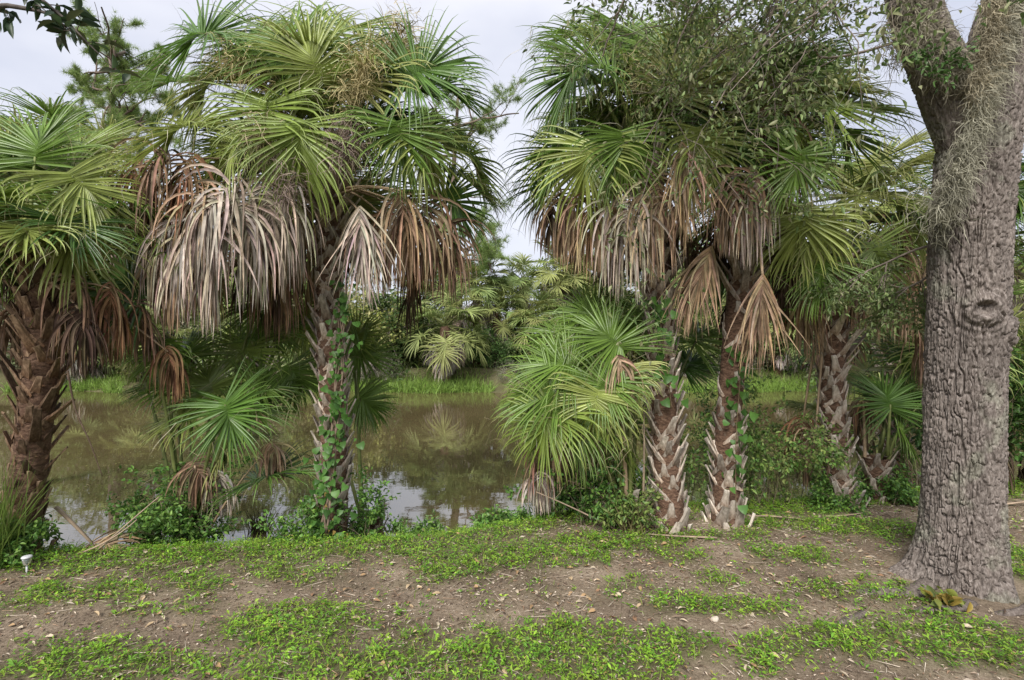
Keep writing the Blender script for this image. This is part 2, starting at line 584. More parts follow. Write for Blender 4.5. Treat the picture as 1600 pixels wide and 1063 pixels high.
_t = np.linspace(-1, 1, 260)
gx = 9 * _t + 591 * _t ** 7
_t = np.linspace(-1, 1, 320)
gy = 3.6 + 16 * (_t + .25) + 600 * np.sign(_t) * np.abs(_t) ** 9
GX, GY = np.meshgrid(gx, gy)
GZ = gz(GX, GY)
near = (np.abs(GX) < 12) & (GY < 12)
GZ = GZ + np.where(near, .012 * (fbm(GX * 9, GY * 9, 3, 3) - .5) * 2, 0)
nx, ny = len(gx), len(gy)
idx = np.arange(nx * ny).reshape(ny, nx)
Q = np.stack([idx[:-1, :-1], idx[:-1, 1:], idx[1:, 1:], idx[1:, :-1]], -1).reshape(-1, 4)
gm = green_mask(GX, GY).ravel()
ground = link('ground', make_mesh('ground', np.stack([GX, GY, GZ], -1).reshape(-1, 3), Q, col=np.stack([gm, gm, gm], 1)), M['ground'])
ground['kind'] = 'structure'

wx = np.linspace(-39, 39, 60)
wy = np.linspace(3.6, 20.5, 30)
WX, WY = np.meshgrid(wx, wy)
idx = np.arange(60 * 30).reshape(30, 60)
Q = np.stack([idx[:-1, :-1], idx[:-1, 1:], idx[1:, 1:], idx[1:, :-1]], -1).reshape(-1, 4)
water = link('water', make_mesh('water', np.stack([WX, WY, np.full_like(WX, WATER_Z)], -1).reshape(-1, 3), Q), M['water'])
water['kind'] = 'structure'


# ------------------------------------------------------------------ palms
GREENS = [(.085, .165, .028), (.13, .215, .038), (.20, .27, .055), (.27, .32, .085), (.31, .335, .115), (.065, .135, .026)]
DEADS = {'grey': (.50, .425, .35), 'tan': (.46, .335, .215), 'brown': (.31, .21, .14), 'rust': (.25, .145, .082), 'dark': (.12, .082, .058)}


def blade(hub, axis, normal, L, nseg, span, droop, dead, col, K=8, recurve=.5, seg_w=.028):
    """A costapalmate fan: folded segments fused near the hub, free and drooping towards their tips."""
    a = nrm(axis)
    n = nrm(normal - a * np.dot(normal, a))
    b = np.cross(a, n)
    u = np.linspace(-1, 1, nseg) + rng.normal(0, .25 / nseg, nseg)
    au = np.clip(np.abs(u), 0, 1)
    cl = (.32 if not dead else .46) * L
    t = (1 - au) ** .8
    ang = recurve * t[:, None]
    a_t = nrm(a[None] * np.cos(ang) - n[None] * np.sin(ang))
    n_t = nrm(n[None] * np.cos(ang) + a[None] * np.sin(ang))
    p = hub[None] + cl * (a[None] * (np.sin(ang * .9 + 1e-4) / (recurve * .9 + 1e-4)) - n[None] * (1 - np.cos(ang * .9)) / (recurve * .9 + 1e-4))
    th = (u * span)[:, None]
    lift = (.22 if not dead else .05)
    d = nrm(np.cos(th) * a_t + np.sin(th) * b[None] + lift * np.abs(np.sin(th)) * n_t)
    side = nrm(np.cos(th) * b[None] - np.sin(th) * a_t)
    d = nrm(d + rng.normal(0, .05 if not dead else (.22 if span > 1.0 else .07), d.shape))
    ln = (L - cl * t) * (1 - .22 * au ** 2) * rng.uniform(.86, 1.08, nseg)
    if dead:
        broken = rng.random(nseg) < .12
        ln = np.where(broken, ln * rng.uniform(.4, .8, nseg), ln)
    ln = ln[:, None]
    dr = (droop * rng.uniform(.5, 1.9, nseg))[:, None]
    side = nrm(side - d * np.sum(side * d, 1, keepdims=True))
    tw = rng.normal(0, .12 if not dead else .5, nseg)[:, None]
    dth = 2 * span / nseg
    rows = []
    cur = p.copy()
    split = rng.uniform(.16, .34, nseg)[:, None] if not dead else rng.uniform(.14, .42, nseg)[:, None]
    wm = seg_w * (1 if not dead else .78)
    cc = []
    c0 = np.asarray(col)[None] * rng.uniform(.8, 1.2, (nseg, 1))
    if dead:
        c0 = c0 * np.where(rng.random((nseg, 1)) < .22, rng.uniform(.4, .75, (nseg, 1)), rng.uniform(.75, 1.15, (nseg, 1))) * (1 + rng.normal(0, .06, (nseg, 3)))
    curl = rng.normal(0, .35 if dead else .09, (nseg, 3))
    kink = np.where(rng.random(nseg) < .22, rng.uniform(.5, .85, nseg), 9.0)[:, None]
    keep = rng.random(nseg) > (.05 if not dead else .08)
    for k in range(K + 1):
        v = k / K
        r = v * ln
        fan = .006 + r * dth * .5 * 1.04
        free = .5 * wm * np.clip(1 - ((v - split) / (1 - split)), 0, 1) ** .85
        w = np.where(v < split, np.minimum(fan, .55 * wm), np.minimum(fan, free)) + .0006
        nn = np.cross(side, d)
        rows += [cur - side * w, cur - nn * (w * (.95 if not dead else .9)), cur + side * w]
        tip = np.clip((v - .75) / .25, 0, 1)
        if dead:
            cv = c0 * (1.0 + .25 * v)
        else:
            cv = c0 * (1.12 - .1 * v) + tip * np.array([.05, .035, .012])[None]
        cc += [cv * .92, cv * (1.2 if not dead else .85), cv * .92]
        if dead:
            g = dr * (.22 + .95 * v) / K
        else:
            g = dr * L * (.75 * v ** 2 + 4.2 * v ** 6) / K + np.where((v >= kink) & (v < kink + 1.01 / K), .9, 0)
        d = nrm(d + np.array([0, 0, -1.0]) * g + curl * (1.2 / K))
        side = side + np.cross(d, side) * (tw * 2.2 / K)
        side = nrm(side - d * np.sum(side * d, 1, keepdims=True))
        cur = cur + d * ln / K
    V = np.stack(rows, 1)
    C = np.stack(cc, 1)
    k3 = 3 * (K + 1)
    f = []
    for k in range(K):
        o = 3 * k
        f += [[o, o + 1, o + 4, o + 3], [o + 1, o + 2, o + 5, o + 4]]
    Q = (np.array(f)[None] + (np.arange(nseg)[keep] * k3)[:, None, None]).reshape(-1, 4)
    return V.reshape(-1, 3), Q, C.reshape(-1, 3)


def add_frond(palm, org, crown, hub, axis, L=.8, c=.25, dead=None, col=None, droop=None, span=None, nseg=None, K=8):
    hub = np.asarray(hub, float)
    crown = np.asarray(crown, float)
    normal = UP * (1 - c) + np.array([0, -1.0, .1]) * c
    if col is None:
        col = DEADS[dead] if dead else GREENS[rng.integers(len(GREENS))]
    if droop is None:
        droop = rng.uniform(7, 11) if dead else rng.uniform(1.2, 3.6)
    if span is None:
        span = math.radians(rng.uniform(70, 110) if dead else rng.uniform(125, 150))
    closed = bool(dead) and c >= .65
    if closed:
        span, droop, nseg = math.radians(40), 2.6, 74
    nseg = nseg or (60 if dead else 70)
    V, Q, C = blade(hub, np.asarray(axis, float), normal, L, nseg, span, droop, bool(dead), col, K=K, recurve=rng.uniform(.45, 1.15) * (.3 if closed else 1), seg_w=.02 if closed else (.028 if dead else .0225))
    hub_o = hub - org
    fb = Bag()
    fb.add(V - hub, Q, None, C)
    if not dead:  # curly threads peeling from the segment edges
        pick = rng.integers(len(V) // (3 * (K + 1)), size=34) * 3 * (K + 1) + 3 * rng.integers(K // 2, K + 1, size=34)
        ribbons(fb, V[pick] - hub, rng.normal(0, .7, (34, 3)) - UP * .4, rng.uniform(.1, .3, 34), .0032, rng.uniform(.6, 2, 34), 4, np.array([.34, .30, .17]) * rng.uniform(.7, 1.2, (34, 1)), .22)
    o = link('dead_frond' if dead else 'frond', fb.mesh('blade'), M['dead' if dead else 'frond'], palm, hub_o)
    bag = Bag()
    ln = np.linalg.norm(hub - crown)
    mid = (hub + crown) / 2 + UP * (.16 if not dead else .10) * ln
    pts = bez(crown, mid, hub + nrm(axis) * .05, 9)
    if dead:
        pc = np.asarray(DEADS['tan']) * rng.uniform(.6, 1)
    else:
        pc = np.array([.16, .19, .06]) * rng.uniform(.7, 1.2)
    tube(bag, pts - hub, np.linspace(.021, .010, 9), 5, pc, .55)
    link('petiole', bag.mesh('petiole'), M['petiole'], o)
    return o


def boot_mesh(splay, stub, seed):
    """An old split leaf base: a broad flat stub above and two arms that straddle the trunk below it."""
    r = np.random.default_rng(seed)
    bag = Bag()
    R = .17

    def plank(pts, wid, thk, tone):
        pts = np.asarray(pts, float)
        d = nrm(np.gradient(pts, axis=0))
        out = np.stack([pts[:, 0] / R * .8, np.ones(len(pts)), np.zeros(len(pts))], 1)
        s = nrm(np.cross(d, out))
        o = nrm(np.cross(s, d))
        wid = np.asarray(wid)[:, None] / 2
        thk = np.asarray(thk)[:, None] / 2
        ring = np.stack([pts - s * wid - o * thk, pts + s * wid - o * thk, pts + s * wid * .8 + o * thk, pts - s * wid * .8 + o * thk], 1)
        n = len(pts)
        f = []
        for k in range(n - 1):
            for j in range(4):
                jj = (j + 1) % 4
                f.append([4 * k + j, 4 * k + jj, 4 * k + 4 + jj, 4 * k + 4 + j])
        f += [[3, 2, 1, 0], [4 * n - 4, 4 * n - 3, 4 * n - 2, 4 * n - 1]]
        ring[-1] += r.normal(0, .008, (4, 3))
        bag.add(ring.reshape(-1, 3), f, None, np.repeat(np.asarray(tone), 4, 0))

    for sgn in (-1, 1):
        ex = .135 * r.uniform(.85, 1.15)
        ez = -.19 * r.uniform(.8, 1.1)
        pts = []
        for q in (0, .35, .7, 1):
            xx = sgn * ex * q
            pts.append([xx, .028 - xx * xx / (2 * R) - .016 * q, ez * q + .015])
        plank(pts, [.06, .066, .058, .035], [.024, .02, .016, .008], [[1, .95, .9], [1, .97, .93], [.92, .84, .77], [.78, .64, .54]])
    sl = stub * r.uniform(.75, 1.2)
    lean = r.normal(0, .22)
    pts = [[lean * sl * q, .020 + splay * sl * q, -.05 + (sl + .05) * q] for q in (0, .3, .65, 1)]
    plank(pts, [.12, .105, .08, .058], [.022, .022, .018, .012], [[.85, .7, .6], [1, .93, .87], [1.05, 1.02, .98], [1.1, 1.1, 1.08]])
    return bag.mesh('leaf_base', smooth=False)


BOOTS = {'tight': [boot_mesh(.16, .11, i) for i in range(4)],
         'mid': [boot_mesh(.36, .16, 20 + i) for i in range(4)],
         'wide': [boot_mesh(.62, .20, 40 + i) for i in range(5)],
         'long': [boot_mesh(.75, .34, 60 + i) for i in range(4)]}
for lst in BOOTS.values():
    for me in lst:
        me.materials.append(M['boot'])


def palm_trunk(palm, org, ctrl, r0, r1, style, spacing=.34, boots=True, flare=.06, boot_mat=None):
    """ctrl: world points from base to top. style(f) -> boot family at height fraction f (None for a bare stretch)."""
    ctrl = np.asarray(ctrl, float)
    n = 70
    pts = catmull(ctrl, n)
    f = np.linspace(0, 1, n)
    rad = r0 + (r1 - r0) * f + flare * np.exp(-f * 14)
    sides = 30
    d = nrm(np.gradient(pts, axis=0))
    a = nrm(np.cross(d, np.array([0, 1.0, 0.001])))
    b = np.cross(d, a)
    th = np.linspace(0, 2 * np.pi, sides, endpoint=False)
    TH, FF = np.meshgrid(th, f)
    rr = rad[:, None] * (1 + .10 * (fbm(np.cos(TH) * 3 + 9, np.sin(TH) * 3 + FF * 22, 12, 3) - .5)) + .012 * np.abs(np.sin(FF * 90 + 2 * TH)) - .006
    V = pts[:, None] + rr[..., None] * (np.cos(TH)[..., None] * a[:, None] + np.sin(TH)[..., None] * b[:, None])
    i = np.arange(n - 1)[:, None] * sides
    j = np.arange(sides)[None]
    k = (j + 1) % sides
    Q = np.stack([i + j, i + k, i + k + sides, i + j + sides], -1).reshape(-1, 4)
    tr = link('trunk', make_mesh('trunk', V.reshape(-1, 3) - org, Q), M['palm_trunk'], palm)
    if boots:
        length = np.sum(np.linalg.norm(np.diff(pts, axis=0), axis=1))
        rows = int(length / (spacing / 2))
        for q in range(rows):
            fr = (q + .6) / rows
            for w in range(5):
                ff = np.clip(fr + rng.normal(0, .12 / rows), .02, 1)
                fam = style(ff)
                if fam is None or rng.random() < .05:
                    continue
                ii = int(ff * (n - 1))
                t0 = 2 * math.pi * (w + .5 * (q % 2)) / 5 + .12 * q + rng.normal(0, .06)
                # skip what faces away and never shows
                od = math.cos(t0) * a[ii] + math.sin(t0) * b[ii]
                me = BOOTS[fam][rng.integers(len(BOOTS[fam]))]
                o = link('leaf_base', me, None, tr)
                if boot_mat is not None:
                    o.material_slots[0].link = 'OBJECT'
                    o.material_slots[0].material = boot_mat
                pos = pts[ii] + od * (rad[ii] - .012) - org
                xx = nrm(np.cross(od, d[ii]))
                s = rng.uniform(.72, 1.05) * rad[ii] / .152
                from mathutils import Matrix
                tl = rng.normal(0, .13)
                Mx = Matrix(((xx[0], od[0], d[ii][0], pos[0]), (xx[1], od[1], d[ii][1], pos[1]), (xx[2], od[2], d[ii][2], pos[2]), (0, 0, 0, 1)))
                o.matrix_local = Mx @ Matrix.Rotation(tl, 4, 'Y') @ Matrix.Scale(s, 4)
    return tr


def fill_fronds(palm, org, crown, n, az, el, L=(.7, .9), pl=(.5, .95), dead=None, c=.15, **kw):
    for q in range(n):
        A = math.radians(rng.uniform(*az))
        E = math.radians(rng.uniform(*el))
        dr = np.array([math.sin(A) * math.cos(E), math.cos(A) * math.cos(E), math.sin(E)])
        p = rng.uniform(*pl)
        base = crown + np.array([dr[0], dr[1], 0]) * .09 + UP * rng.uniform(-.15, .12)
        hub = base + dr * p - UP * .12 * p
        ax = nrm(dr - UP * (.35 if not dead else .9))
        add_frond(palm, org, base, hub, ax, L=rng.uniform(*L), c=c, dead=(dead[rng.integers(len(dead))] if dead else None), **kw)


def px_fronds(palm, org, crown, Y, rows, dl=1.0):
    """rows: hub x, hub y, tip x, tip y (photograph), hub depth offset, tip depth offset, length, facing, colour/dead, droop."""
    for hx, hy, tx, ty, d0, d1, L, c, tone, droop in rows:
        hub = P(hx, hy, Y + d0)
        tip = P(tx, ty, Y + d0 + d1)
        dead = tone if tone in DEADS else None
        col = None if dead else (GREENS[tone] if isinstance(tone, int) else None)
        out = np.array([hub[0] - crown[0], hub[1] - crown[1], 0])
        base = crown + nrm(out) * .10 + UP * rng.uniform(-.12, .08) - (UP * .15 if dead else 0)
        if dead:
            L = L * 1.15
        elif droop > 1.55:
            droop = droop * 1.1
        sp = None if dead or droop < 1.7 else math.radians(rng.uniform(88, 118))
        add_frond(palm, org, base, hub, tip - hub, L=L, c=c, dead=dead, col=col, droop=droop, span=sp)


def flower_stalk(palm, org, p0, p1, p2, tone, n=170, spread=.26, wig=.28):
    """A wispy branched panicle on a slender stalk."""
    bag = Bag()
    main = bez(p0, p1, p2, 14)
    tube(bag, main - org, np.linspace(.011, .003, 14), 5, np.asarray(tone) * .8)
    t = rng.uniform(.35, 1, n)
    s = main[(t * 13).astype(int)]
    d = nrm(rng.normal(size=(n, 3)) + np.array([0, 0, -.15]) + nrm(np.asarray(p2) - np.asarray(p1)) * .8)
    ribbons(bag, s - org, d, rng.uniform(.5, 1.3, n) * spread, .0055, rng.uniform(.4, 1.6, n), 7, np.asarray(tone) * rng.uniform(.7, 1.3, (n, 1)), wig)
    m2 = n * 3
    s = main[(rng.uniform(.4, 1, m2) * 13).astype(int)] + nrm(rng.normal(size=(m2, 3))) * (rng.random((m2, 1)) ** .6) * spread * .75
    ribbons(bag, s - org, rng.normal(size=(m2, 3)), rng.uniform(.3, .7, m2) * spread, .0045, rng.uniform(.4, 2, m2), 4, np.asarray(tone) * rng.uniform(.7, 1.35, (m2, 1)), wig)
    return link('flower_stalk', bag.mesh('flower_stalk'), M['twig'], palm)


def on_ground(px, Y):
    x = (px - 800) / F_PX * Y
    return np.array([x, Y, float(gz(np.array([x]), np.array([Y]))[0])])


# ---- palm with the big grey skirt and ivy
Y = 4.5
org = on_ground(515, Y)
palm_b = thing('cabbage_palm', org, 'tall cabbage palm with a vine climbing its trunk and a wide skirt of dead fronds', 'palm tree', 'cabbage palms along the near bank')
crown = P(518, 268, Y)
palm_trunk(palm_b, org, [org - UP * .1, P(522, 700, Y), P(516, 520, Y), P(514, 400, Y), crown], .112, .108,
           lambda f: ('mid' if f < .22 else 'wide' if f < .58 else 'tight' if f < .84 else 'long'), .195)
px_fronds(palm_b, org, crown, Y, [
    (345, 50, 245, 30, -.5, -.1, .85, .6, 0, 1.0), (310, 195, 195, 185, -.5, -.1, .85, .4, 3, 1.5), (345, 120, 230, 160, 0, 0, .85, .4, 4, 2.2),
    (470, 100, 420, -20, -.5, 0, .9, .6, 1, 1.4), (520, 70, 555, -60, -.2, 0, .9, .6, 2, 1.3), (505, 130, 470, 40, -.5, -.2, .8, .6, 3, 2.2),
    (420, 160, 390, 260, -.75, -.3, .66, .35, 2, 2.2), (470, 190, 450, 280, -.8, -.3, .75, .5, 2, 2.2), (628, 125, 700, 75, -.6, -.1, .74, .85, 0, 1.2),
    (630, 200, 740, 170, -.1, 0, .85, .35, 1, 2.2), (645, 205, 730, 270, -.55, -.1, .72, .45, 3, 1.7), (620, 190, 660, 290, -.7, -.2, .62, .3, 1, 2.2),
    (685, 300, 775, 330, -.1, -.1, .72, .5, 0, 1.4), (700, 270, 780, 280, .2, .1, .7, .3, 2, 2.0), (590, 100, 640, 20, .2, .1, .85, .4, 1, 1.5),
    (400, 70, 330, -30, .3, .2, .9, .5, 0, 1.0), (300, 130, 190, 90, .3, .1, .85, .4, 1, 1.4), (430, 90, 380, -30, 0, .1, .85, .5, 1, 1.8),
    (560, 140, 600, 40, -.5, 0, .8, .6, 4, 1.8), (380, 215, 300, 260, -.5, -.2, .75, .4, 3, 2.4), (560, 200, 580, 300, .5, .3, .7, .4, 2, 2.0),
    # dead skirt
    (262, 236, 185, 280, -.55, -.1, .72, .5, 'brown', 6), (305, 240, 250, 300, -.6, -.1, .72, .5, 'rust', 7), (240, 290, 200, 350, -.3, -.1, .62, .5, 'brown', 8), (215, 250, 180, 320, -.4, -.1, .6, .5, 'rust', 8),
    (375, 275, 300, 330, -.75, -.1, .80, .6, 'grey', 8), (335, 310, 255, 370, -.7, -.1, .78, .6, 'grey', 8), (410, 272, 425, 370, -.7, 0, .82, .6, 'grey', 9),
    (305, 345, 240, 410, -.65, -.1, .72, .6, 'grey', 8), (385, 310, 370, 410, -.78, 0, .75, .6, 'grey', 9), (345, 350, 295, 430, -.75, -.1, .75, .6, 'grey', 9),
    (285, 390, 240, 460, -.6, 0, .6, .6, 'brown', 9), (425, 300, 440, 420, -.35, 0, .8, .5, 'tan', 9), (400, 390, 405, 490, -.2, 0, .72, .5, 'dark', 9),
    (440, 350, 440, 470, 0, .1, .75, .5, 'dark', 9), (420, 380, 425, 480, -.3, 0, .75, .5, 'brown', 9), (330, 400, 310, 480, -.35, 0, .55, .5, 'tan', 9),
    (275, 330, 215, 390, -.55, -.1, .7, .6, 'grey', 8), (265, 375, 225, 440, -.5, -.1, .6, .6, 'tan', 8), (330, 285, 260, 330, -.7, -.1, .72, .6, 'tan', 8), (440, 290, 450, 380, -.6, 0, .7, .55, 'grey', 9),
    (562, 322, 566, 420, -.75, 0, .66, .7, 'grey', 10), (622, 292, 640, 380, -.6, 0, .72, .6, 'tan', 8), (655, 300, 675, 400, -.45, 0, .72, .6, 'brown', 8),
    (690, 350, 715, 430, -.3, 0, .6, .6, 'brown', 8), (600, 330, 600, 420, -.3, .1, .62, .6, 'brown', 9), (640, 330, 640, 420, -.2, .1, .7, .5, 'rust', 9),
    (480, 320, 470, 400, .4, .1, .6, .4, 'dark', 9), (560, 330, 565, 400, .5, .1, .6, .4, 'dark', 9), (460, 300, 440, 380, -.35, 0, .6, .5, 'brown', 9),
])
fill_fronds(palm_b, org, crown + UP * .2, 20, (-100, 100), (0, 85), L=(.8, 1.0), pl=(.6, 1.1), c=.25)
fill_fronds(palm_b, org, crown + UP * .2, 11, (95, 265), (35, 80), L=(.6, .75), pl=(.45, .75), c=.3)
fill_fronds(palm_b, org, crown - UP * .1, 5, (-60, 60), (-40, 0), dead=['brown', 'dark', 'tan'])
for a in [((500, 240), (430, 130), (345, 90), -.3, (.50, .42, .22)), ((520, 240), (560, 140), (575, 85), -.4, (.45, .38, .20)), ((510, 250), (470, 180), (440, 330), -.5, (.26, .20, .17)),
          ((520, 250), (550, 180), (535, 250), -.55, (.26, .20, .17)), ((530, 230), (600, 60), (640, 40), -.2, (.42, .35, .2)), ((500, 260), (440, 230), (400, 210), -.5, (.38, .32, .2))]:
    flower_stalk(palm_b, org, P(*a[0], Y - .1), P(*a[1], Y + a[3] - .2), P(*a[2], Y + a[3] - .35), a[4])

# ---- leaning palm at the picture edge, shaggy trunk
Y = 3.9
org = on_ground(25, Y)
palm_a = thing('cabbage_palm', org, 'shaggy cabbage palm with a thick dark trunk of jagged leaf stubs beside a garden light', 'palm tree', 'cabbage palms along the near bank')
crown = P(62, 400, Y)
palm_trunk(palm_a, org, [org - UP * .1, P(42, 760, Y), P(62, 600, Y), P(66, 480, Y), crown], .098, .115, lambda f: ('mid' if f < .3 else 'long' if rng.random() < .35 else 'wide'), .17, boot_mat=M['boot_brown'])
px_fronds(palm_a, org, crown, Y, [
    (40, 290, 30, 350, .05, -.1, .5, .8, 1, 2.0), (55, 255, 50, 120, 0, .1, .75, .5, 1, 1.6), (112, 255, 135, 150, .5, .3, .8, .7, 2, .6), (105, 270, 180, 320, -.2, 0, .7, .4, 3, 2.6),
    (-10, 330, -60, 400, -.2, 0, .75, .4, 1, 2), (20, 240, -30, 150, .2, .2, .8, .4, 1, 1.4), (90, 350, 150, 420, -.2, -.1, .7, .4, 3, 2.4), (110, 440, 180, 520, .2, .1, .6, .4, 2, 2.2),
    (20, 350, 0, 430, -.1, -.1, .5, .4, 4, 2.8), (140, 330, 200, 400, .3, .1, .7, .3, 4, 2.4),
    (172, 440, 165, 530, -.15, 0, .55, .6, 'rust', 9), (120, 430, 110, 520, -.2, 0, .6, .6, 'brown', 9), (262, 540, 266, 620, .15, 0, .44, .6, 'rust', 9), (90, 440, 80, 520, .3, 0, .6, .5, 'tan', 9), (215, 470, 210, 540, .1, 0, .5, .5, 'brown', 9)])
fill_fronds(palm_a, org, crown + UP * .1, 12, (-100, 80), (0, 80), L=(.65, .8), pl=(.45, .8))
fill_fronds(palm_a, org, crown, 4, (100, 250), (20, 75), L=(.5, .6), pl=(.3, .5))
fill_fronds(palm_a, org, crown - UP * .1, 6, (-120, 120), (-40, 0), L=(.5, .6), pl=(.3, .6), dead=['brown', 'dark', 'tan'])

# ---- the pair of palms
Y = 4.4
org = on_ground(1046, Y)
palm_c = thing('cabbage_palm', org, 'cabbage palm with pale criss-cross leaf bases, leaning away from its twin beside it', 'palm tree', 'cabbage palms along the near bank')
crown = P(1012, 255, Y)
palm_trunk(palm_c, org, [org - UP * .1, P(1040, 690, Y), P(1034, 560, Y), P(1026, 430, Y), crown], .105, .10, lambda f: ('mid' if f < .2 else 'wide' if f < .55 else 'mid' if f < .7 else 'long'), .195)
px_fronds(palm_c, org, crown, Y, [
    (915, 95, 850, 130, -.2, -.1, .75, .55, 0, 2.2), (905, 215, 835, 250, -.1, 0, .72, .45, 1, 2.4), (925, 222, 885, 310, -.55, -.1, .7, .4, 3, 2.2), (970, 205, 1000, 300, -.7, -.2, .58, .35, 1, 2.4),
    (990, 110, 965, 10, 0, .1, .85, .6, 2, 1.0), (1035, 100, 1060, 0, -.2, .1, .85, .55, 1, 1.3), (1090, 200, 1130, 280, -.6, -.1, .72, .45, 3, 2.6), (945, 150, 860, 170, .2, .1, .8, .35, 4, 2.4),
    (1090, 130, 1160, 80, .1, .1, .8, .5, 2, 1.6), (1060, 160, 1090, 90, -.5, -.2, .75, .6, 4, 1.8), (960, 120, 900, 60, -.4, -.2, .75, .55, 1, 1.8), (940, 60, 880, 30, .2, .1, .8, .4, 1, 1.5), (1120, 180, 1190, 190, .3, .1, .75, .3, 0, 2.2),
    (900, 295, 865, 360, -.1, -.1, .62, .6, 'brown', 8), (935, 295, 920, 380, -.35, 0, .66, .6, 'tan', 9), (985, 305, 965, 400, -.6, 0, .72, .6, 'grey', 10), (1065, 222, 1078, 300, -.75, 0, .62, .65, 'tan', 8),
    (1030, 270, 1030, 380, -.65, 0, .72, .6, 'tan', 10), (870, 300, 850, 370, .2, 0, .55, .5, 'dark', 8), (960, 320, 955, 400, 0, .1, .6, .5, 'brown', 9), (1060, 320, 1070, 410, 0, .1, .6, .4, 'dark', 9), (1000, 340, 1000, 420, .4, .1, .6, .4, 'dark', 9)])
fill_fronds(palm_c, org, crown + UP * .2, 18, (-100, 90), (5, 85), L=(.75, .95), pl=(.6, 1.0), c=.25)
fill_fronds(palm_c, org, crown + UP * .2, 8, (100, 260), (35, 80), L=(.55, .7), pl=(.4, .7), c=.3)
fill_fronds(palm_c, org, crown - UP * .05, 5, (-70, 70), (-40, 0), L=(.5, .65), dead=['brown', 'dark', 'tan'])
flower_stalk(palm_c, org, P(1010, 240, Y), P(1000, 140, Y - .3), P(1020, 90, Y - .4), (.42, .36, .2), 80)
flower_stalk(palm_c, org, P(1020, 250, Y), P(1080, 240, Y - .4), P(1090, 330, Y - .4), (.24, .19, .16), 80)

Y = 4.5
org = on_ground(1136, Y)
palm_d = thing('cabbage_palm', org, 'cabbage palm with a rusty fibrous upper trunk and a bleached dead fan hanging in front', 'palm tree', 'cabbage palms along the near bank')
crown = P(1178, 275, Y)
palm_trunk(palm_d, org, [org - UP * .1, P(1136, 700, Y), P(1146, 560, Y), P(1160, 420, Y), crown], .10, .10, lambda f: ('mid' if f < .16 else 'wide' if f < .36 else (None if rng.random() < .75 else 'tight') if f < .7 else 'long'), .195)
px_fronds(palm_d, org, crown, Y, [
    (1290, 175, 1375, 125, -.6, 0, .80, .6, 2, .9), (1252, 235, 1248, 290, -.85, -.2, .5, .85, 1, 1.4), (1300, 200, 1400, 190, -.4, .1, .75, .5, 1, 1.2), (1140, 200, 1150, 290, -.6, -.1, .7, .4, 5, 2.4), (1240, 130, 1290, 50, .1, .2, .8, .5, 2, 1.3),
    (1190, 120, 1200, 20, .1, .2, .85, .5, 1, 1.3), (1230, 190, 1300, 240, -.5, -.1, .72, .5, 2, 1.8), (1130, 150, 1080, 90, .3, .1, .8, .4, 4, 1.8),
    (1192, 428, 1192, 520, -.65, 0, .68, .75, 'tan', 10), (1112, 385, 1080, 470, -.45, 0, .66, .7, 'tan', 9), (1205, 165, 1225, 230, -.5, 0, .6, .6, 'brown', 9), (1180, 268, 1185, 350, -.7, 0, .64, .6, 'grey', 9), (1148, 262, 1150, 350, -.7, 0, .6, .6, 'brown', 9),
    (1220, 300, 1230, 390, -.3, 0, .6, .5, 'dark', 9), (1130, 340, 1120, 420, .1, 0, .6, .5, 'dark', 9), (1210, 250, 1215, 340, -.4, 0, .6, .6, 'tan', 9), (1230, 400, 1235, 480, .3, 0, .55, .5, 'dark', 9)])
fill_fronds(palm_d, org, crown + UP * .2, 15, (-90, 100), (5, 85), L=(.75, .95), pl=(.6, 1.0), c=.25)
fill_fronds(palm_d, org, crown + UP * .2, 7, (100, 260), (35, 80), L=(.55, .7), pl=(.4, .7), c=.3)
fill_fronds(palm_d, org, crown - UP * .05, 5, (-70, 70), (-40, 0), L=(.5, .65), dead=['brown', 'dark', 'tan'])

# ---- shorter palm further along
Y = 5.0
org = on_ground(1312, Y)
palm_e = thing('cabbage_palm', org, 'stout cabbage palm with orange-brown stubs, half hidden by a low shrub near the oak', 'palm tree', 'cabbage palms along the near bank')
crown = P(1312, 395, Y)
palm_trunk(palm_e, org, [org - UP * .1, P(1308, 720, Y), P(1300, 610, Y), P(1306, 500, Y), crown], .10, .105, lambda f: ('wide' if f < .4 else 'mid' if f < .6 else 'long'), .195)
px_fronds(palm_e, org, crown, Y, [
    (1258, 325, 1240, 420, -.95, -.2, .66, .5, 3, 2.0), (1290, 330, 1335, 430, -.9, -.2, .62, .5, 3, 2.2), (1240, 340, 1210, 400, -.2, 0, .7, .45, 4, 2.2), (1335, 310, 1390, 240, 0, .1, .85, .5, 4, 1.4), (1380, 310, 1440, 320, 0, 0, .8, .4, 2, 1.8),
    (1320, 280, 1310, 190, .2, .2, .85, .5, 3, 1.3), (1400, 350, 1440, 430, -.2, 0, .7, .4, 3, 2.2), (1290, 400, 1280, 470, -.7, -.2, .6, .5, 1, 2.2), (1360, 380, 1400, 440, -.5, -.1, .65, .5, 2, 2.2),
    (1262, 455, 1268, 530, -.2, 0, .58, .6, 'tan', 9), (1385, 350, 1440, 380, -.3, 0, .6, .5, 'brown', 6), (1400, 430, 1402, 510, -.2, 0, .6, .6, 'tan', 9), (1345, 425, 1350, 500, -.3, 0, .5, .5, 'brown', 9), (1240, 430, 1250, 520, .1, 0, .6, .5, 'rust', 9), (1430, 440, 1432, 510, 0, 0, .6, .5, 'tan', 9), (1255, 650, 1250, 740, .1, 0, .6, .6, 'rust', 9), (1275, 680, 1260, 760, -.05, 0, .5, .6, 'brown', 9)])
fill_fronds(palm_e, org, crown + UP * .15, 12, (-100, 100), (0, 75), L=(.65, .85))
fill_fronds(palm_e, org, crown - UP * .05, 6, (-90, 90), (-40, 0), L=(.5, .65), dead=['brown', 'dark', 'tan'])

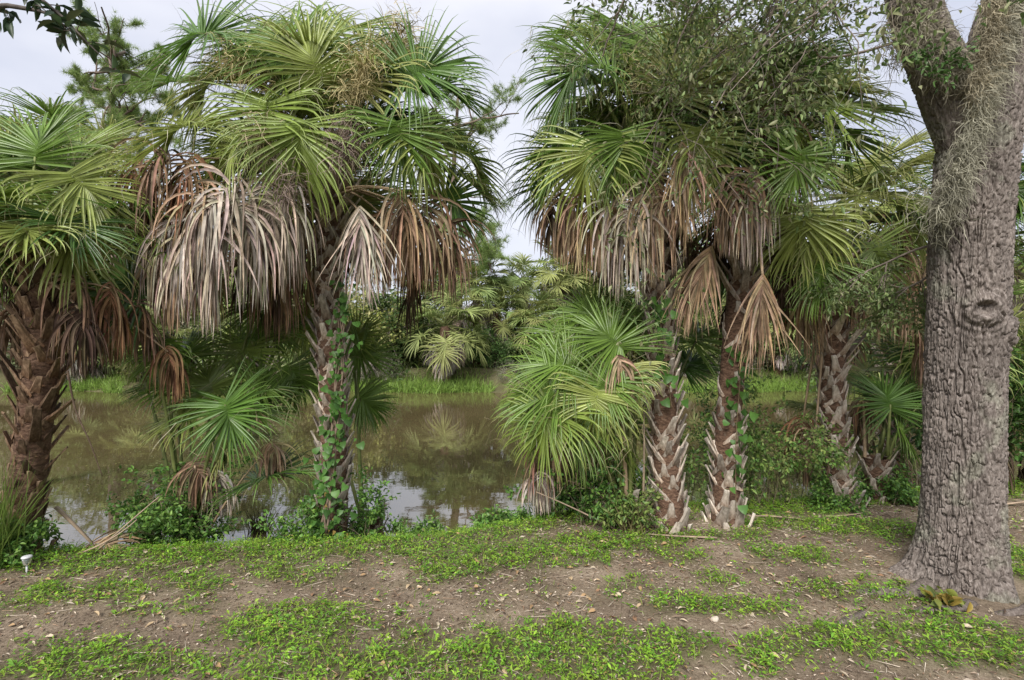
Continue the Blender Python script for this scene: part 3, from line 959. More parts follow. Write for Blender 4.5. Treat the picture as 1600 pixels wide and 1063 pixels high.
# ---- palms standing a little further back
for px, cy, Y, lean, n, lab in [(1490, 350, 6.9, 0, 26, 'yellowish cabbage palm with dangling dead leaves crowded behind the oak trunk'),
                                (1660, 380, 6.4, 10, 24, 'dark cabbage palm growing past the oak, partly cut by the picture edge'),
                                (10, 330, 6.6, 100, 28, 'pale slender cabbage palm rising out of the water behind the shaggy palm'),
                                (1400, 470, 7.3, -10, 22, 'low cabbage palm with dark shaded fronds between the stout palm and the oak'),
                                (1470, 600, 6.0, -10, 16, 'low fan palm filling the dark corner between the small palm and the oak'),
                                (-90, 380, 5.2, 0, 20, 'cabbage palm mostly out of the picture past the shaggy palm')]:
    org = on_ground(px, Y)
    pm = thing('cabbage_palm', org, lab, 'palm tree', 'cabbage palms set back from the bank')
    crown = P(px + lean, cy, Y)
    palm_trunk(pm, org, [org - UP * .3, (org * 2 + crown) / 3, (org + 2 * crown) / 3 + np.array([.05, 0, 0]), crown], .12, .12, lambda f: 'wide' if f < .6 else 'long', .24, boots=(px == 1400))
    fill_fronds(pm, org, crown + UP * .15, n, (0, 360), (-15, 75), L=(.75, .95), pl=(.6, 1.0), nseg=44, K=7)
    fill_fronds(pm, org, crown - UP * .05, 9, (0, 360), (-45, -5), L=(.6, .75), dead=['brown', 'dark', 'tan', 'grey'], nseg=34, K=6)

# ---- young trunkless palms
def young(px, Y, label, rows, extra=0, stump=.35):
    org = on_ground(px, Y)
    pm = thing('young_palm', org, label, 'palm tree', 'young palms at the water edge')
    crown = org + UP * stump
    palm_trunk(pm, org, [org - UP * .15, org + UP * stump * .5, crown], .10, .11, lambda f: 'wide', .24, flare=.04)
    px_fronds(pm, org, crown, Y, rows)
    if extra:
        fill_fronds(pm, org, crown, extra, (-120, 120), (15, 80), L=(.55, .7), pl=(.5, .9))


young(296, 4.55, 'young trunkless palm with a star-shaped fan, standing in leafy weeds at the water', [
    (352, 625, 356, 700, -.35, -.25, .62, .8, 0, 1.2), (365, 640, 450, 615, -.1, 0, .62, .5, 1, 1.2), (335, 615, 300, 540, 0, .1, .6, .5, 2, .9), (300, 650, 240, 640, 0, 0, .55, .5, 3, 1.4),
    (380, 560, 390, 470, .2, .1, .7, .6, 2, .8), (300, 560, 255, 500, .1, .1, .6, .5, 1, 1.2), (450, 570, 490, 620, .2, 0, .6, .5, 1, 1.8), (280, 600, 230, 580, .1, 0, .55, .5, 1, 1.6), (200, 500, 170, 580, 0, 0, .5, .5, 2, 2.4), (390, 610, 440, 580, 0, 0, .55, .6, 1, 1.2), (470, 480, 500, 540, .5, 0, .6, .5, 3, 2.0), (226, 462, 145, 395, -.5, 0, .74, .75, 5, .8), (255, 530, 235, 610, -.3, -.1, .5, .5, 1, 2.2), (430, 530, 460, 480, .3, .1, .6, .6, 1, 1.0), (400, 470, 440, 520, .3, 0, .6, .5, 1, 1.8),
    (424, 688, 428, 740, -.1, 0, .38, .6, 'tan', 9), (340, 735, 350, 790, -.1, 0, .4, .6, 'grey', 9), (300, 720, 330, 770, -.2, 0, .4, .5, 'brown', 9)], 3, .30)
young(580, 5.2, 'young palm fanning out sideways behind the vine-covered trunk', [
    (552, 560, 612, 535, 0, 0, .52, .8, 1, .9), (556, 618, 612, 655, 0, 0, .52, .7, 1, 1.6), (548, 540, 580, 480, .1, 0, .5, .7, 2, .8), (470, 520, 430, 500, .2, 0, .5, .6, 2, 1.2)], 0, .3)
young(985, 4.45, 'bushy young palm spreading wide fans over the water beside the pale-trunked palm', [
    (972, 545, 915, 480, -.3, 0, .6, .75, 1, .8), (885, 622, 800, 580, -.25, -.1, .70, .65, 1, 1.4), (870, 640, 830, 690, -.3, -.1, .66, .5, 2, 2.2), (930, 555, 850, 530, .1, 0, .7, .5, 1, 1.8), (905, 575, 830, 540, -.15, -.1, .7, .6, 1, 1.2), (865, 605, 790, 620, 0, 0, .66, .5, 2, 1.5), (945, 505, 890, 450, .1, 0, .6, .6, 1, 1.0), (915, 655, 860, 715, -.2, -.1, .6, .5, 1, 2.0), (960, 590, 915, 620, -.35, -.1, .55, .6, 1, 1.5), (1000, 505, 1000, 440, .3, .1, .6, .6, 1, 1.0), (985, 545, 985, 480, .2, .1, .6, .6, 1, .8),
    (935, 610, 915, 690, -.4, -.2, .55, .5, 3, 2.6), (985, 570, 965, 640, -.3, -.2, .4, .4, 4, 2.6), (900, 540, 850, 480, .4, .1, .7, .5, 1, 1.2), (920, 640, 890, 720, -.1, 0, .6, .5, 4, 2.6), (840, 620, 790, 660, .2, 0, .65, .4, 1, 2.4), (1085, 540, 1110, 470, .5, .2, .6, .6, 1, 1.0), (1070, 580, 1090, 540, .5, .2, .55, .5, 5, 1.2),
    (850, 690, 845, 750, -.05, 0, .5, .6, 'brown', 9), (890, 670, 880, 740, -.1, 0, .5, .6, 'tan', 9), (845, 735, 848, 800, 0, 0, .4, .6, 'grey', 9), (965, 555, 985, 600, -.4, 0, .4, .6, 'tan', 8)], 3, .25)
young(1368, 5.15, 'small palm with upright dark fans and a broken stump beside the oak', [
    (1392, 640, 1385, 565, -.1, 0, .58, .75, 0, .7), (1402, 665, 1440, 690, -.1, 0, .55, .5, 1, 1.8), (1385, 640, 1370, 590, .2, .1, .5, .6, 5, .8), (1410, 560, 1440, 510, .3, .1, .6, .5, 5, 1.2), (1410, 590, 1440, 620, .4, 0, .6, .5, 1, 1.8),
    (1350, 620, 1340, 700, .1, 0, .45, .5, 'brown', 9)], 2, .42)


# ------------------------------------------------------------------ branching helpers
def grow(p, d, length, r, level, tubes_, leaves, sag=.12, wander=.22, kids=(3, 5), tips=1, minlen=.1, kid_len=(.4, .65)):
    """Recursive branch: collects tubes [(points, radii, level)] and leaf sites [(point, direction)]."""
    n = max(4, int(5 + level * 2))
    pts = [np.asarray(p, float)]
    dd = nrm(d)
    for k in range(n):
        dd = nrm(dd + rng.normal(0, wander, 3) / math.sqrt(n) * 1.3 - UP * sag / n)
        pts.append(pts[-1] + dd * length / n)
    pts = np.array(pts)
    rad = np.linspace(r, r * .45, n + 1)
    tubes_.append((pts, rad, level))
    if level <= tips:
        for k in range(1, n + 1):
            leaves.append((pts[k], nrm(pts[k] - pts[k - 1])))
    if level > 0:
        m = rng.integers(kids[0], kids[1] + 1)
        for q in range(m):
            f = rng.uniform(.25, 1)
            k = min(n, max(1, int(f * n)))
            base = pts[k]
            ax = nrm(pts[k] - pts[k - 1])
            rd = nrm(np.cross(ax, rng.normal(size=3)))
            grow(base, nrm(ax * rng.uniform(.5, 1.0) + rd * rng.uniform(.5, 1.0)), max(minlen, length * rng.uniform(*kid_len)), rad[k] * .6, level - 1, tubes_, leaves, sag, wander, kids, tips, minlen, kid_len)


def leaf_cloud(bag, sites, per, spread, ln, wd, cols, tmpl=LEAF2, droop=.2, upn=.8):
    if not sites:
        return
    S = np.repeat(np.array([s[0] for s in sites]), per, axis=0)
    D = np.repeat(np.array([s[1] for s in sites]), per, axis=0)
    m = len(S)
    pos = S + rng.normal(0, spread, (m, 3))
    d = nrm(D * .6 + rng.normal(0, .8, (m, 3)) - UP * droop)
    nn = nrm(rng.normal(0, .6, (m, 3)) + UP * upn)
    cols = np.asarray(cols, float)
    C = cols[rng.integers(len(cols), size=m)] * rng.uniform(.7, 1.3, (m, 1))
    scatter(bag, tmpl, pos, d, nn, rng.uniform(.65, 1.25, m) * ln, rng.uniform(.75, 1.2, m) * wd, C)


# ------------------------------------------------------------------ far bank
def far_frond(el, dead, seed, L=1.0, pl=.9):
    dr = np.array([math.cos(el), 0, math.sin(el)])
    hub = dr * pl - UP * .1 * pl
    bag = Bag()
    V, Q, C = blade(hub, nrm(dr - UP * (.35 if not dead else 1.0)), UP, L, 30 if not dead else 24, math.radians(140 if not dead else 95), 2.2 if not dead else 9, dead,
                    (.25, .31, .11) if not dead else (.50, .43, .38), K=5, recurve=.6, seg_w=.06)
    bag.add(V, Q, None, C)
    tube(bag, bez([0, 0, 0], hub / 2 + UP * .12, hub, 5), np.linspace(.022, .012, 5), 4, (.17, .2, .07) if not dead else (.25, .19, .14))
    me = bag.mesh('far_blade')
    me.materials.append(M['farfrond'] if not dead else M['dead'])
    return me


FAR_G = [far_frond(math.radians(e), False, i) for i, e in enumerate((75, 50, 30, 10, -15, -30))]
FAR_D = [far_frond(math.radians(e), True, i, .85, .6) for i, e in enumerate((-20, -40, -55))]
_tb = Bag()
tube(_tb, catmull([[0, 0, -.5], [.03, .02, .5], [0, 0, 1.0]], 10), np.linspace(.2, .17, 10), 10)
FAR_T = _tb.mesh('far_trunk')
FAR_T.materials.append(M['palm_trunk'])

MARKS = [(60, 'beyond the shaggy palm'), (180, 'beneath the tall round-topped pine'), (300, 'beyond the star-fan young palm'), (410, 'beyond the great grey skirt'), (515, 'beyond the vine-covered palm'),
         (610, 'beside the shore palm'), (700, 'behind the shore palm'), (800, 'below the gap of sky'), (900, 'beyond the bushy young palm'), (1040, 'beyond the pale-trunked palm'), (1150, 'beyond the rusty-trunked palm'),
         (1230, 'beyond the airy bush'), (1310, 'beyond the stout palm'), (1390, 'beyond the small broken-stump palm'), (1510, 'beyond the oak'), (1640, 'past the oak')]


def by_mark(px):
    return min(MARKS, key=lambda q: abs(q[0] - px))[1]


far_specs = [  # px, py of crown, depth, size, label
    (695, 510, 19.4, 1.15, 'full-crowned palm with a pale grey skirt drooping onto the far shore grass'),
    (745, 452, 22.0, 1.05, 'palm with bleached hanging leaves standing up the far bank behind the shore palm'),
    (818, 440, 24.5, .95, 'palm with a dark hollow skirt beneath the gap of open sky'),
    (872, 432, 23.5, 1.1, 'yellow-green palm rising over brush beside the gap of open sky'),
    (915, 428, 25.0, 1.0, None), (655, 470, 24.0, 1.0, None), (590, 500, 23.0, 1.0, None), (960, 460, 22.5, 1.0, None),
    (300, 480, 22.5, 1.1, None), (390, 500, 21.0, 1.0, None), (190, 470, 24.0, 1.2, None), (90, 480, 22.0, 1.1, None), (20, 430, 23.0, 1.2, None),
    (560, 540, 20.2, .85, None), (610, 530, 21.5, .9, None), (775, 490, 21.8, .9, None), (850, 505, 21.0, 1.0, None), (905, 520, 20.4, .9, None), (470, 530, 20.5, .9, None), (345, 540, 20.3, .9, None), (240, 530, 20.2, 1.0, None), (130, 545, 20.0, .9, None),
    (1215, 520, 20.6, .9, None), (1070, 530, 20.4, .9, None), (1330, 530, 20.4, 1.0, None), (260, 400, 25.5, 1.2, None), (150, 400, 26.0, 1.2, None), (370, 410, 25.5, 1.2, None), (500, 420, 25.0, 1.1, None), (1040, 400, 26.0, 1.2, None), (1210, 390, 26.5, 1.2, None), (700, 430, 25.5, 1.1, None),
    (1100, 450, 24.0, 1.1, None), (1180, 430, 25.0, 1.1, None), (1260, 450, 22.5, 1.0, None), (1380, 440, 23.0, 1.1, None), (1590, 430, 23.0, 1.2, None), (1470, 420, 25.0, 1.2, None)]
for px, py, Yf, sz, lab in far_specs:
    cr = P(px, py, Yf)
    base = np.array([cr[0], cr[1], float(gz(np.array([cr[0]]), np.array([cr[1]]))[0])])
    h = cr[2] - base[2]
    pm = thing('far_palm', base, lab or 'cabbage palm in the far thicket, ' + by_mark(px), 'palm tree', 'palms across the pond')
    t = link('trunk', FAR_T, None, pm)
    t.scale = (sz, sz, h)
    for q in range(30):
        k = int(rng.choice(6, p=[.12, .18, .22, .2, .16, .12]))
        o = link('frond', FAR_G[k], None, pm, (0, 0, h + rng.uniform(-.15, .15)))
        o.rotation_euler = (rng.normal(0, .12), rng.normal(0, .12), rng.uniform(0, 6.28))
        s = sz * rng.uniform(.8, 1.1)
        o.scale = (s, s, s)
    for q in range(20 if lab else 12):
        o = link('dead_frond', FAR_D[rng.integers(3)], None, pm, (0, 0, h - .1 + rng.uniform(-.5, .1)))
        o.rotation_euler = (rng.normal(0, .12), rng.normal(0, .12), rng.uniform(0, 6.28))
        s = sz * rng.uniform(.8, 1.15)
        o.scale = (s, s, s)


def bush_mesh(seed, h, w, cols, ln, stems=10, per=5, twig_col=(.25, .21, .18)):
    tb, lv = [], []
    for q in range(stems):
        a = rng.uniform(0, 6.28)
        b = np.array([math.cos(a), math.sin(a), 0]) * rng.uniform(0, .3) * w
        d = nrm(np.array([math.cos(a) * w * .7, math.sin(a) * w * .7, h]) * 1.0 + rng.normal(0, .2, 3))
        grow(b, d, h * rng.uniform(.45, .8), .025 * h / 2, 3, tb, lv, sag=.15, wander=.35, kids=(3, 4), tips=1, kid_len=(.45, .7))
    bag, bt = Bag(), Bag()
    for pts, rad, lev in tb:
        if lev >= 1:
            tube(bt, pts, rad, 4, twig_col, cap=False)
    leaf_cloud(bag, lv, per, .05 * h, ln, ln * .55, cols)
    a, b = bag.mesh('foliage', smooth=False), bt.mesh('stems')
    a.materials.append(M['farleaf'])
    b.materials.append(M['twig'])
    return a, b


LIGHT = [(.21, .29, .08), (.25, .32, .12), (.16, .24, .07), (.29, .32, .15)]
DARKG = [(.07, .14, .04), (.10, .18, .05), (.055, .11, .035)]
GREYG = [(.20, .21, .13), (.26, .24, .17), (.15, .18, .09)]
BUSHES = [bush_mesh(1, 2.6, 1.2, LIGHT, .15, 8, 2), bush_mesh(2, 2.2, 1.6, LIGHT, .13, 8, 2), bush_mesh(3, 2.6, 1.3, DARKG, .16, 8, 2), bush_mesh(4, 2.8, 1.4, GREYG, .12, 9, 1, (.34, .30, .27)), bush_mesh(5, 1.6, 1.5, GREYG, .08, 9, 1, (.36, .31, .28))]
BUSH_LAB = ['dense light green shrub on the far bank', 'spreading light green shrub on the far bank', 'dark green shrub in the thicket on the far bank', 'grey-green twiggy shrub on the far bank', 'low tangle of bare grey twigs at the far shore']
spots = []
for px in np.arange(-150, 1760, 34):
    spots.append((px + rng.uniform(-18, 18), rng.uniform(20.6, 22.5), (rng.uniform(.85, 1.35) if not 630 < px < 930 else rng.uniform(.45, .75)), int(rng.choice(4, p=[.34, .3, .12, .24]))))
for px in np.arange(-200, 1800, 62):
    if 640 < px < 930:
        s = rng.uniform(.8, 1.05)
    else:
        s = rng.uniform(1.3, 1.9)
    spots.append((px + rng.uniform(-20, 20), rng.uniform(24.5, 27.5), s, int(rng.choice(4, p=[.34, .26, .2, .2]))))
for px in (600, 795, 560, 520, 440, 340, 240, 830, 890, 1130, 1290):
    spots.append((px + rng.uniform(-10, 10), rng.uniform(19.3, 20.0), rng.uniform(.5, .75), int(rng.choice([4, 4, 3, 1]))))
for px, Yf, s, k in spots:
    x = (px - 800) / F_PX * Yf
    z = float(gz(np.array([x]), np.array([Yf]))[0])
    o = thing('shrub', (x, Yf, z), BUSH_LAB[k] + ', ' + by_mark(px), 'shrub', 'shrubs along the far bank: ' + BUSH_LAB[k])
    rz = rng.uniform(0, 6.28)
    for nm, me in zip(('foliage', 'stems'), BUSHES[k]):
        c = link(nm, me, None, o)
        c.scale = (s, s, s * rng.uniform(.9, 1.15))
        c.rotation_euler = (0, 0, rz)

# broadleaf trees closing the view to the sides
def tree_mesh(h, cols, ln, per):
    tb, lv = [], []
    grow(np.zeros(3) - UP * .3, UP, h * .5, h * .022, 4, tb, lv, sag=-.1, wander=.25, kids=(4, 5), tips=1, kid_len=(.5, .75))
    bt, bl = Bag(), Bag()
    for pts, rad, lev in tb:
        if lev >= 1:
            tube(bt, pts, rad, 6 if lev > 2 else 4, (.22, .18, .15), cap=False)
    leaf_cloud(bl, lv, per, .03 * h, ln, ln * .55, cols)
    a, b = bt.mesh('trunk'), bl.mesh('crown', smooth=False)
    a.materials.append(M['twig'])
    b.materials.append(M['farleaf'])
    return a, b


TREES = [tree_mesh(7, LIGHT, .2, 3), tree_mesh(7, GREYG + LIGHT[:2], .17, 3), tree_mesh(6, DARKG + LIGHT[:1], .2, 3)]
TREE_LAB = ['light green broadleaf tree in the wood beyond the pond', 'grey-green moss-hung tree in the wood beyond the pond', 'dark green broadleaf tree in the wood beyond the pond']
for px, Yf, s, k in [(20, 27, 1.1, 0), (120, 29, 1.0, 2), (250, 27, .95, 0), (340, 30, 1.0, 1), (430, 27, .9, 0), (520, 28, .95, 1), (600, 29, .9, 2), (655, 31, .8, 0), (-90, 27, 1.2, 2),
                     (930, 30, .8, 0), (1000, 28, .9, 1), (1080, 29, 1.0, 0), (1150, 27, .9, 2), (1230, 26, .95, 1), (1310, 29, 1.0, 0), (1400, 28, 1.05, 2), (1490, 27, 1.05, 0), (1600, 28, 1.1, 1), (1690, 27, 1.2, 0)]:
    x = (px - 800) / F_PX * Yf
    z = float(gz(np.array([x]), np.array([Yf]))[0])
    o = thing('broadleaf_tree', (x, Yf, z), TREE_LAB[k] + ', ' + by_mark(px), 'tree', 'trees beyond the pond: ' + TREE_LAB[k])
    rz = rng.uniform(0, 6.28)
    for nm, me in zip(('trunk', 'crown'), TREES[k]):
        c = link(nm, me, None, o)
        up = 1.15 if px < 460 else .8 if px < 900 else 1.4
        c.scale = (s * .95, s * .95, s * .72 * up)
        c.rotation_euler = (0, 0, rz)


def pine(px, Yf, h, label, branches, tuft=60, seedcol=((.24, .33, .10), (.30, .38, .14), (.18, .27, .085))):
    x = (px - 800) / F_PX * Yf
    base = np.array([x, Yf, float(gz(np.array([x]), np.array([Yf]))[0])])
    t = thing('pine_tree', base, label, 'pine tree')
    bt, bb, bl = Bag(), Bag(), Bag()
    tp = catmull([[0, 0, -.3], [.1, 0, h * .3], [-.15, .1, h * .6], [.1, 0, h]], 24)
    tube(bt, tp, np.linspace(.26, .06, 24), 10)
    sites = []
    for f, az, ln, el in branches:
        k = int(f * 23)
        a = math.radians(az)
        d = np.array([math.cos(a), math.sin(a), math.tan(math.radians(el))])
        tb, lv = [], []
        grow(tp[k], d, ln, .06, 3, tb, lv, sag=-.15, wander=.45, kids=(3, 4), tips=1, kid_len=(.35, .6))
        for pts, rad, lev in tb:
            tube(bb, pts, rad, 5 if lev > 1 else 3, (.17, .13, .11), cap=False)
        sites += lv
    S = np.array([s[0] for s in sites])
    S = S[rng.random(len(S)) < .75]
    pos = np.repeat(S, tuft, 0)
    m = len(pos)
    d = nrm(rng.normal(size=(m, 3)) + UP * .35)
    T = (np.array([[-.5, 0, 0], [.5, 0, 0], [0, 1, 0]]), np.array([[0, 1, 2]]))
    cs = np.array(seedcol)
    C = np.repeat(cs[rng.integers(3, size=len(S))], tuft, 0) * rng.uniform(.7, 1.35, (m, 1))
    scatter(bl, T, pos, d, rng.normal(size=(m, 3)), rng.uniform(.16, .30, m), .014, C)
    link('trunk', bt.mesh('trunk'), M['pine_bark'], t)
    link('branch', bb.mesh('branches'), M['twig'], t)
    link('crown', bl.mesh('needles', smooth=False), M['needle'], t)


pine(175, 20.5, 13.6, 'tall pine with a rounded tufted top showing above the palms against the sky',
     [(rng.uniform(.70, .98), rng.uniform(0, 360), rng.uniform(2.0, 2.9), rng.uniform(5, 40)) for _ in range(20)], 18)
pine(712, 23, 12.0, 'open-branched pine between the two palm groups, airy needles over the gap of sky',
     [(rng.uniform(.35, 1), rng.uniform(-60, 60), rng.uniform(1.8, 3.1), rng.uniform(-5, 25)) for _ in range(9)] + [(rng.uniform(.4, 1), rng.uniform(90, 270), rng.uniform(1.4, 2.4), rng.uniform(0, 30)) for _ in range(5)], 18)

# far shore grass and reeds
bag = Bag()
m = 26000
x = rng.uniform(-24, 24, m)
y = far_edge(x) + rng.gamma(1.6, .45, m) - .12
dens = fbm(x * .8, y * .8, 91, 3)
k = dens + .25 * np.exp(-((x + 3.3) / 2.2) ** 2) + .2 * np.exp(-((x - 10) / 3.0) ** 2) > .42
x, y = x[k], y[k]
m = len(x)
s = np.stack([x, y, gz(x, y)], 1)
bright = np.clip(1.4 - (y - far_edge(x)) * .3, .6, 1.3)[:, None]
ribbons(bag, s, rng.normal(0, .35, (m, 3)) + UP, rng.uniform(.18, .6, m), .022, rng.uniform(.2, 1.4, m), 3, np.array([.15, .25, .05]) * bright * rng.uniform(.7, 1.3, (m, 1)) + rng.uniform(0, .06, (m, 1)) * np.array([1, .7, .2]))
o = link('shore_grass', bag.mesh('shore_grass'), M['weed'])
tag(o, 'bright green grass fringing the far shore of the pond', 'grass', kind='stuff')

# ------------------------------------------------------------------ the oak
def voro(u, v, nu, seed=0):
    """F1, F2 of a cell pattern, periodic over nu columns; u, v in cell units."""
    iu, iv = np.floor(u).astype(np.int64), np.floor(v).astype(np.int64)
    f1 = np.full(u.shape, 9.0)
    f2 = np.full(u.shape, 9.0)
    cid = np.zeros(u.shape)
    for a in (-1, 0, 1):
        for b in (-1, 0, 1):
            cu, cv = iu + a, iv + b
            w = np.mod(cu, nu)
            px_ = cu + .5 + .8 * (hsh(w, cv, seed) - .5)
            py_ = cv + .5 + .8 * (hsh(w, cv, seed + 7) - .5)
            d = np.hypot(u - px_, v - py_)
            nw = d < f1
            f2 = np.where(nw, f1, np.minimum(f2, d))
            cid = np.where(nw, hsh(w, cv, seed + 13), cid)
            f1 = np.where(nw, d, f1)
    return f1, f2, cid


def bark_tube(ctrl, radii, na, dv, amp=.016, cellw=.0135, cellh=.13, lobes=None, knots=()):
    ctrl = np.asarray(ctrl, float)
    length = np.sum(np.linalg.norm(np.diff(ctrl, axis=0), axis=1))
    n = int(length / dv)
    pts = catmull(ctrl, n)
    f = np.linspace(0, 1, n)
    rad = np.interp(f * (len(radii) - 1), np.arange(len(radii)), radii)
    k = np.ones(31) / 31
    rad = np.convolve(np.pad(rad, 15, mode='edge'), k, 'valid')
    d = nrm(np.gradient(pts, axis=0))
    ax = nrm(np.cross(d, np.array([0, 1.0, 0.001])))
    bx = np.cross(d, ax)
    tt = np.linspace(-1, 1, na, endpoint=False)
    th = .84 + np.pi * (.55 * tt + .45 * tt ** 3)
    TH, VV = np.meshgrid(th, f * length)
    um = TH * np.mean(rad)
    wob = fbm(um * 9, VV * 7, 3, 3) - .5
    wo2 = fbm(um * 30, VV * 22, 33, 2) - .5
    c1 = np.abs(2 * vnoise(um / cellw + .8 * wob + .35 * wo2, VV / cellh + .8 * wob, 4) - 1)
    c2 = np.abs(2 * vnoise(um / (cellw * 1.25) + 1.3 * wob + 40, VV / (cellh * .30) + wo2, 14) - 1)
    c3 = np.abs(2 * vnoise(um / (cellw * .55) + wo2, VV / (cellh * .55) + wob, 24) - 1)
    plate = sstep(.03, .20, c1) * (.42 + .58 * sstep(.03, .16, c2)) * (.72 + .28 * sstep(0, .22, c3))
    cid = vnoise(um / cellw * .7 + 9, VV / cellh * .9, 19)
    fine = .5 * fbm(um * 190, VV * 90, 8, 2) + .5 * fbm(um * 130, VV * 24, 9, 2)
    h = amp * (plate * (.62 + .38 * cid) + .6 * (fine - .5) * plate)
    R = rad[:, None] + h - amp * .6 + .05 * rad[:, None] * (fbm(np.cos(TH) * 1.3 + 5, VV * 1.1 + np.sin(TH) * 1.3, 21, 2) - .5)
    if lobes is not None:
        R = R + lobes(TH, VV)
    for kt, kv, ks in knots:
        dd = np.hypot((np.mod(TH - kt + np.pi, 2 * np.pi) - np.pi) * np.mean(rad), (VV - kv))
        R = R + ks * (.35 * np.exp(-(dd / (ks * 1.8)) ** 2) + .45 * np.exp(-((dd - ks * .95) / (ks * .32)) ** 2) - .75 * np.exp(-(dd / (ks * .42)) ** 2)) + .008 * np.sin(dd / ks * 11) * np.exp(-(dd / (ks * 2.4)) ** 2)
    V = pts[:, None] + R[..., None] * (np.cos(TH)[..., None] * ax[:, None] + np.sin(TH)[..., None] * bx[:, None])
    i = np.arange(n - 1)[:, None] * na
    j = np.arange(na)[None]
    kk = (j + 1) % na
    Qd = np.stack([i + j, i + kk, i + kk + na, i + j + na], -1).reshape(-1, 4)
    tone = (.75 + .35 * cid) * (.72 + .62 * fbm(um * 4, VV * 2.5, 52, 4))  # paler and browner patches of bark
    lich = sstep(.56, .72, fbm(um * 7 + 3, VV * 5, 57, 4))
    C = np.stack([tone * (1 + .10 * lich), tone * (1 + .22 * lich), tone * (1 + .12 * lich)], -1).reshape(-1, 3)
    return V.reshape(-1, 3), Qd, C


Y = 3.4
org = on_ground(1500, Y)
oak = thing('oak_tree', org, 'big oak with deeply ridged grey bark, a knot and grey moss on its fork', 'oak tree')


def oak_lobes(TH, VV):
    return .10 * np.exp(-VV / .16) * (.5 + .5 * np.cos(TH * 3 + .9)) ** 2 + .15 * np.exp(-VV / .11) * np.exp(-((np.mod(TH + .45 + np.pi, 2 * np.pi) - np.pi) / .45) ** 2)


pa = [org - UP * .06, P(1503, 790, Y), P(1506, 640, Y), P(1511, 480, Y), P(1518, 330, Y), P(1534, 190, Y), P(1572, 40, Y), P(1612, -90, Y), P(1640, -260, Y)]
V, Qd, C = bark_tube(pa, [.250, .212, .205, .205, .208, .208, .165, .15, .14], 400, .0066, knots=[(1.25, 1.88, .07), (2.35, 1.76, .06)], lobes=oak_lobes, amp=.031)
link('trunk', make_mesh('trunk', V - org, Qd, col=C), M['oak_bark'], oak)
limbs = [([P(1530, 300, Y), P(1490, 165, Y), P(1452, 75, Y), P(1425, 0, Y), P(1395, -120, Y + .2), P(1340, -260, Y + .4)], [.13, .165, .15, .135, .12, .10]),
         ([P(1560, 120, Y), P(1700, -120, Y), P(1900, -300, Y - .4), P(2150, -380, Y - 1)], [.12, .13, .11, .08]),
         ([P(1400, -100, Y + .2), P(1250, -150, Y - .3), P(1050, -190, Y - .8), P(900, -160, Y - 1.2)], [.09, .07, .05, .03])]
for ctrl, rr in limbs:
    V, Qd, C = bark_tube(ctrl, rr, 170, .011, amp=.022, cellw=.02)
    link('limb', make_mesh('limb', V - org, Qd, col=C), M['oak_bark'], oak)
# leafy branches reaching over the palms
bt, bl = Bag(), Bag()
tb, lv = [], []
for p0, p1, ln in [(P(1430, 0, Y), P(1180, 40, Y - .2), 1.6), (P(1420, 60, Y), P(1200, 120, Y + .2), 1.35), (P(1400, -80, Y), P(1000, 10, Y + .1), 1.9), (P(1390, -100, Y), P(900, -30, Y + .2), 2.2),
                   (P(1380, -100, Y), P(1100, 60, Y), 1.6), (P(1330, -90, Y), P(880, 30, Y + .3), 1.9), (P(1300, -80, Y), P(1050, 70, Y + .2), 1.4), (P(1420, -60, Y), P(1260, 60, Y - .1), 1.2),
                   (P(1395, -120, Y), P(1230, 0, Y + .6), 1.5), (P(1150, -170, Y - .4), P(1080, 40, Y), .9), (P(1050, -190, Y - .5), P(940, 20, Y), .95),
                   (P(1480, 380, Y + .3), P(1370, 400, Y + .5), .7), (P(1470, 420, Y + .3), P(1400, 470, Y + .5), .5),
                   (P(1240, -150, Y - .4), P(1200, 60, Y), .9), (P(1340, -200, Y + .3), P(1150, 20, Y + .7), 1.6), (P(1340, -200, Y + .3), P(1320, 80, Y + .6), 1.2)]:
    grow(p0, p1 - p0, ln, .011, 3, tb, lv, sag=.15, wander=.35, kids=(4, 5), tips=1, minlen=.12, kid_len=(.4, .62))
# crown above the picture
for q in range(5):
    a = rng.uniform(0, 6.28)
    p0 = [P(1640, -260, Y), P(1340, -260, Y + .4), P(1900, -300, Y - .4)][q % 3]
    grow(p0, np.array([math.cos(a), math.sin(a), .8]), 1.8, .05, 3, tb, lv, sag=.1, wander=.35, kids=(3, 4), tips=1, kid_len=(.45, .65))
for pts, rad, lev in tb:
    tube(bt, pts - org, rad, 5 if lev > 1 else 3, np.array([.20, .165, .14]) * rng.uniform(.7, 1.2), cap=False)
lv = [(a - org, b) for a, b in lv]
lv = [v for v in lv if rng.random() < np.clip(.62 + .22 * (v[0][0] + 1.0), .22, .7)]
leaf_cloud(bl, lv, 2, .03, .044, .017, [(.13, .19, .06), (.17, .23, .08), (.22, .27, .11), (.10, .155, .05), (.26, .27, .14)], LEAF8, droop=.25)
link('twigs', bt.mesh('twigs'), M['twig'], oak)
link('crown', bl.mesh('crown'), M['leaf'], oak)
print('oak leaves', len(lv) * 2)
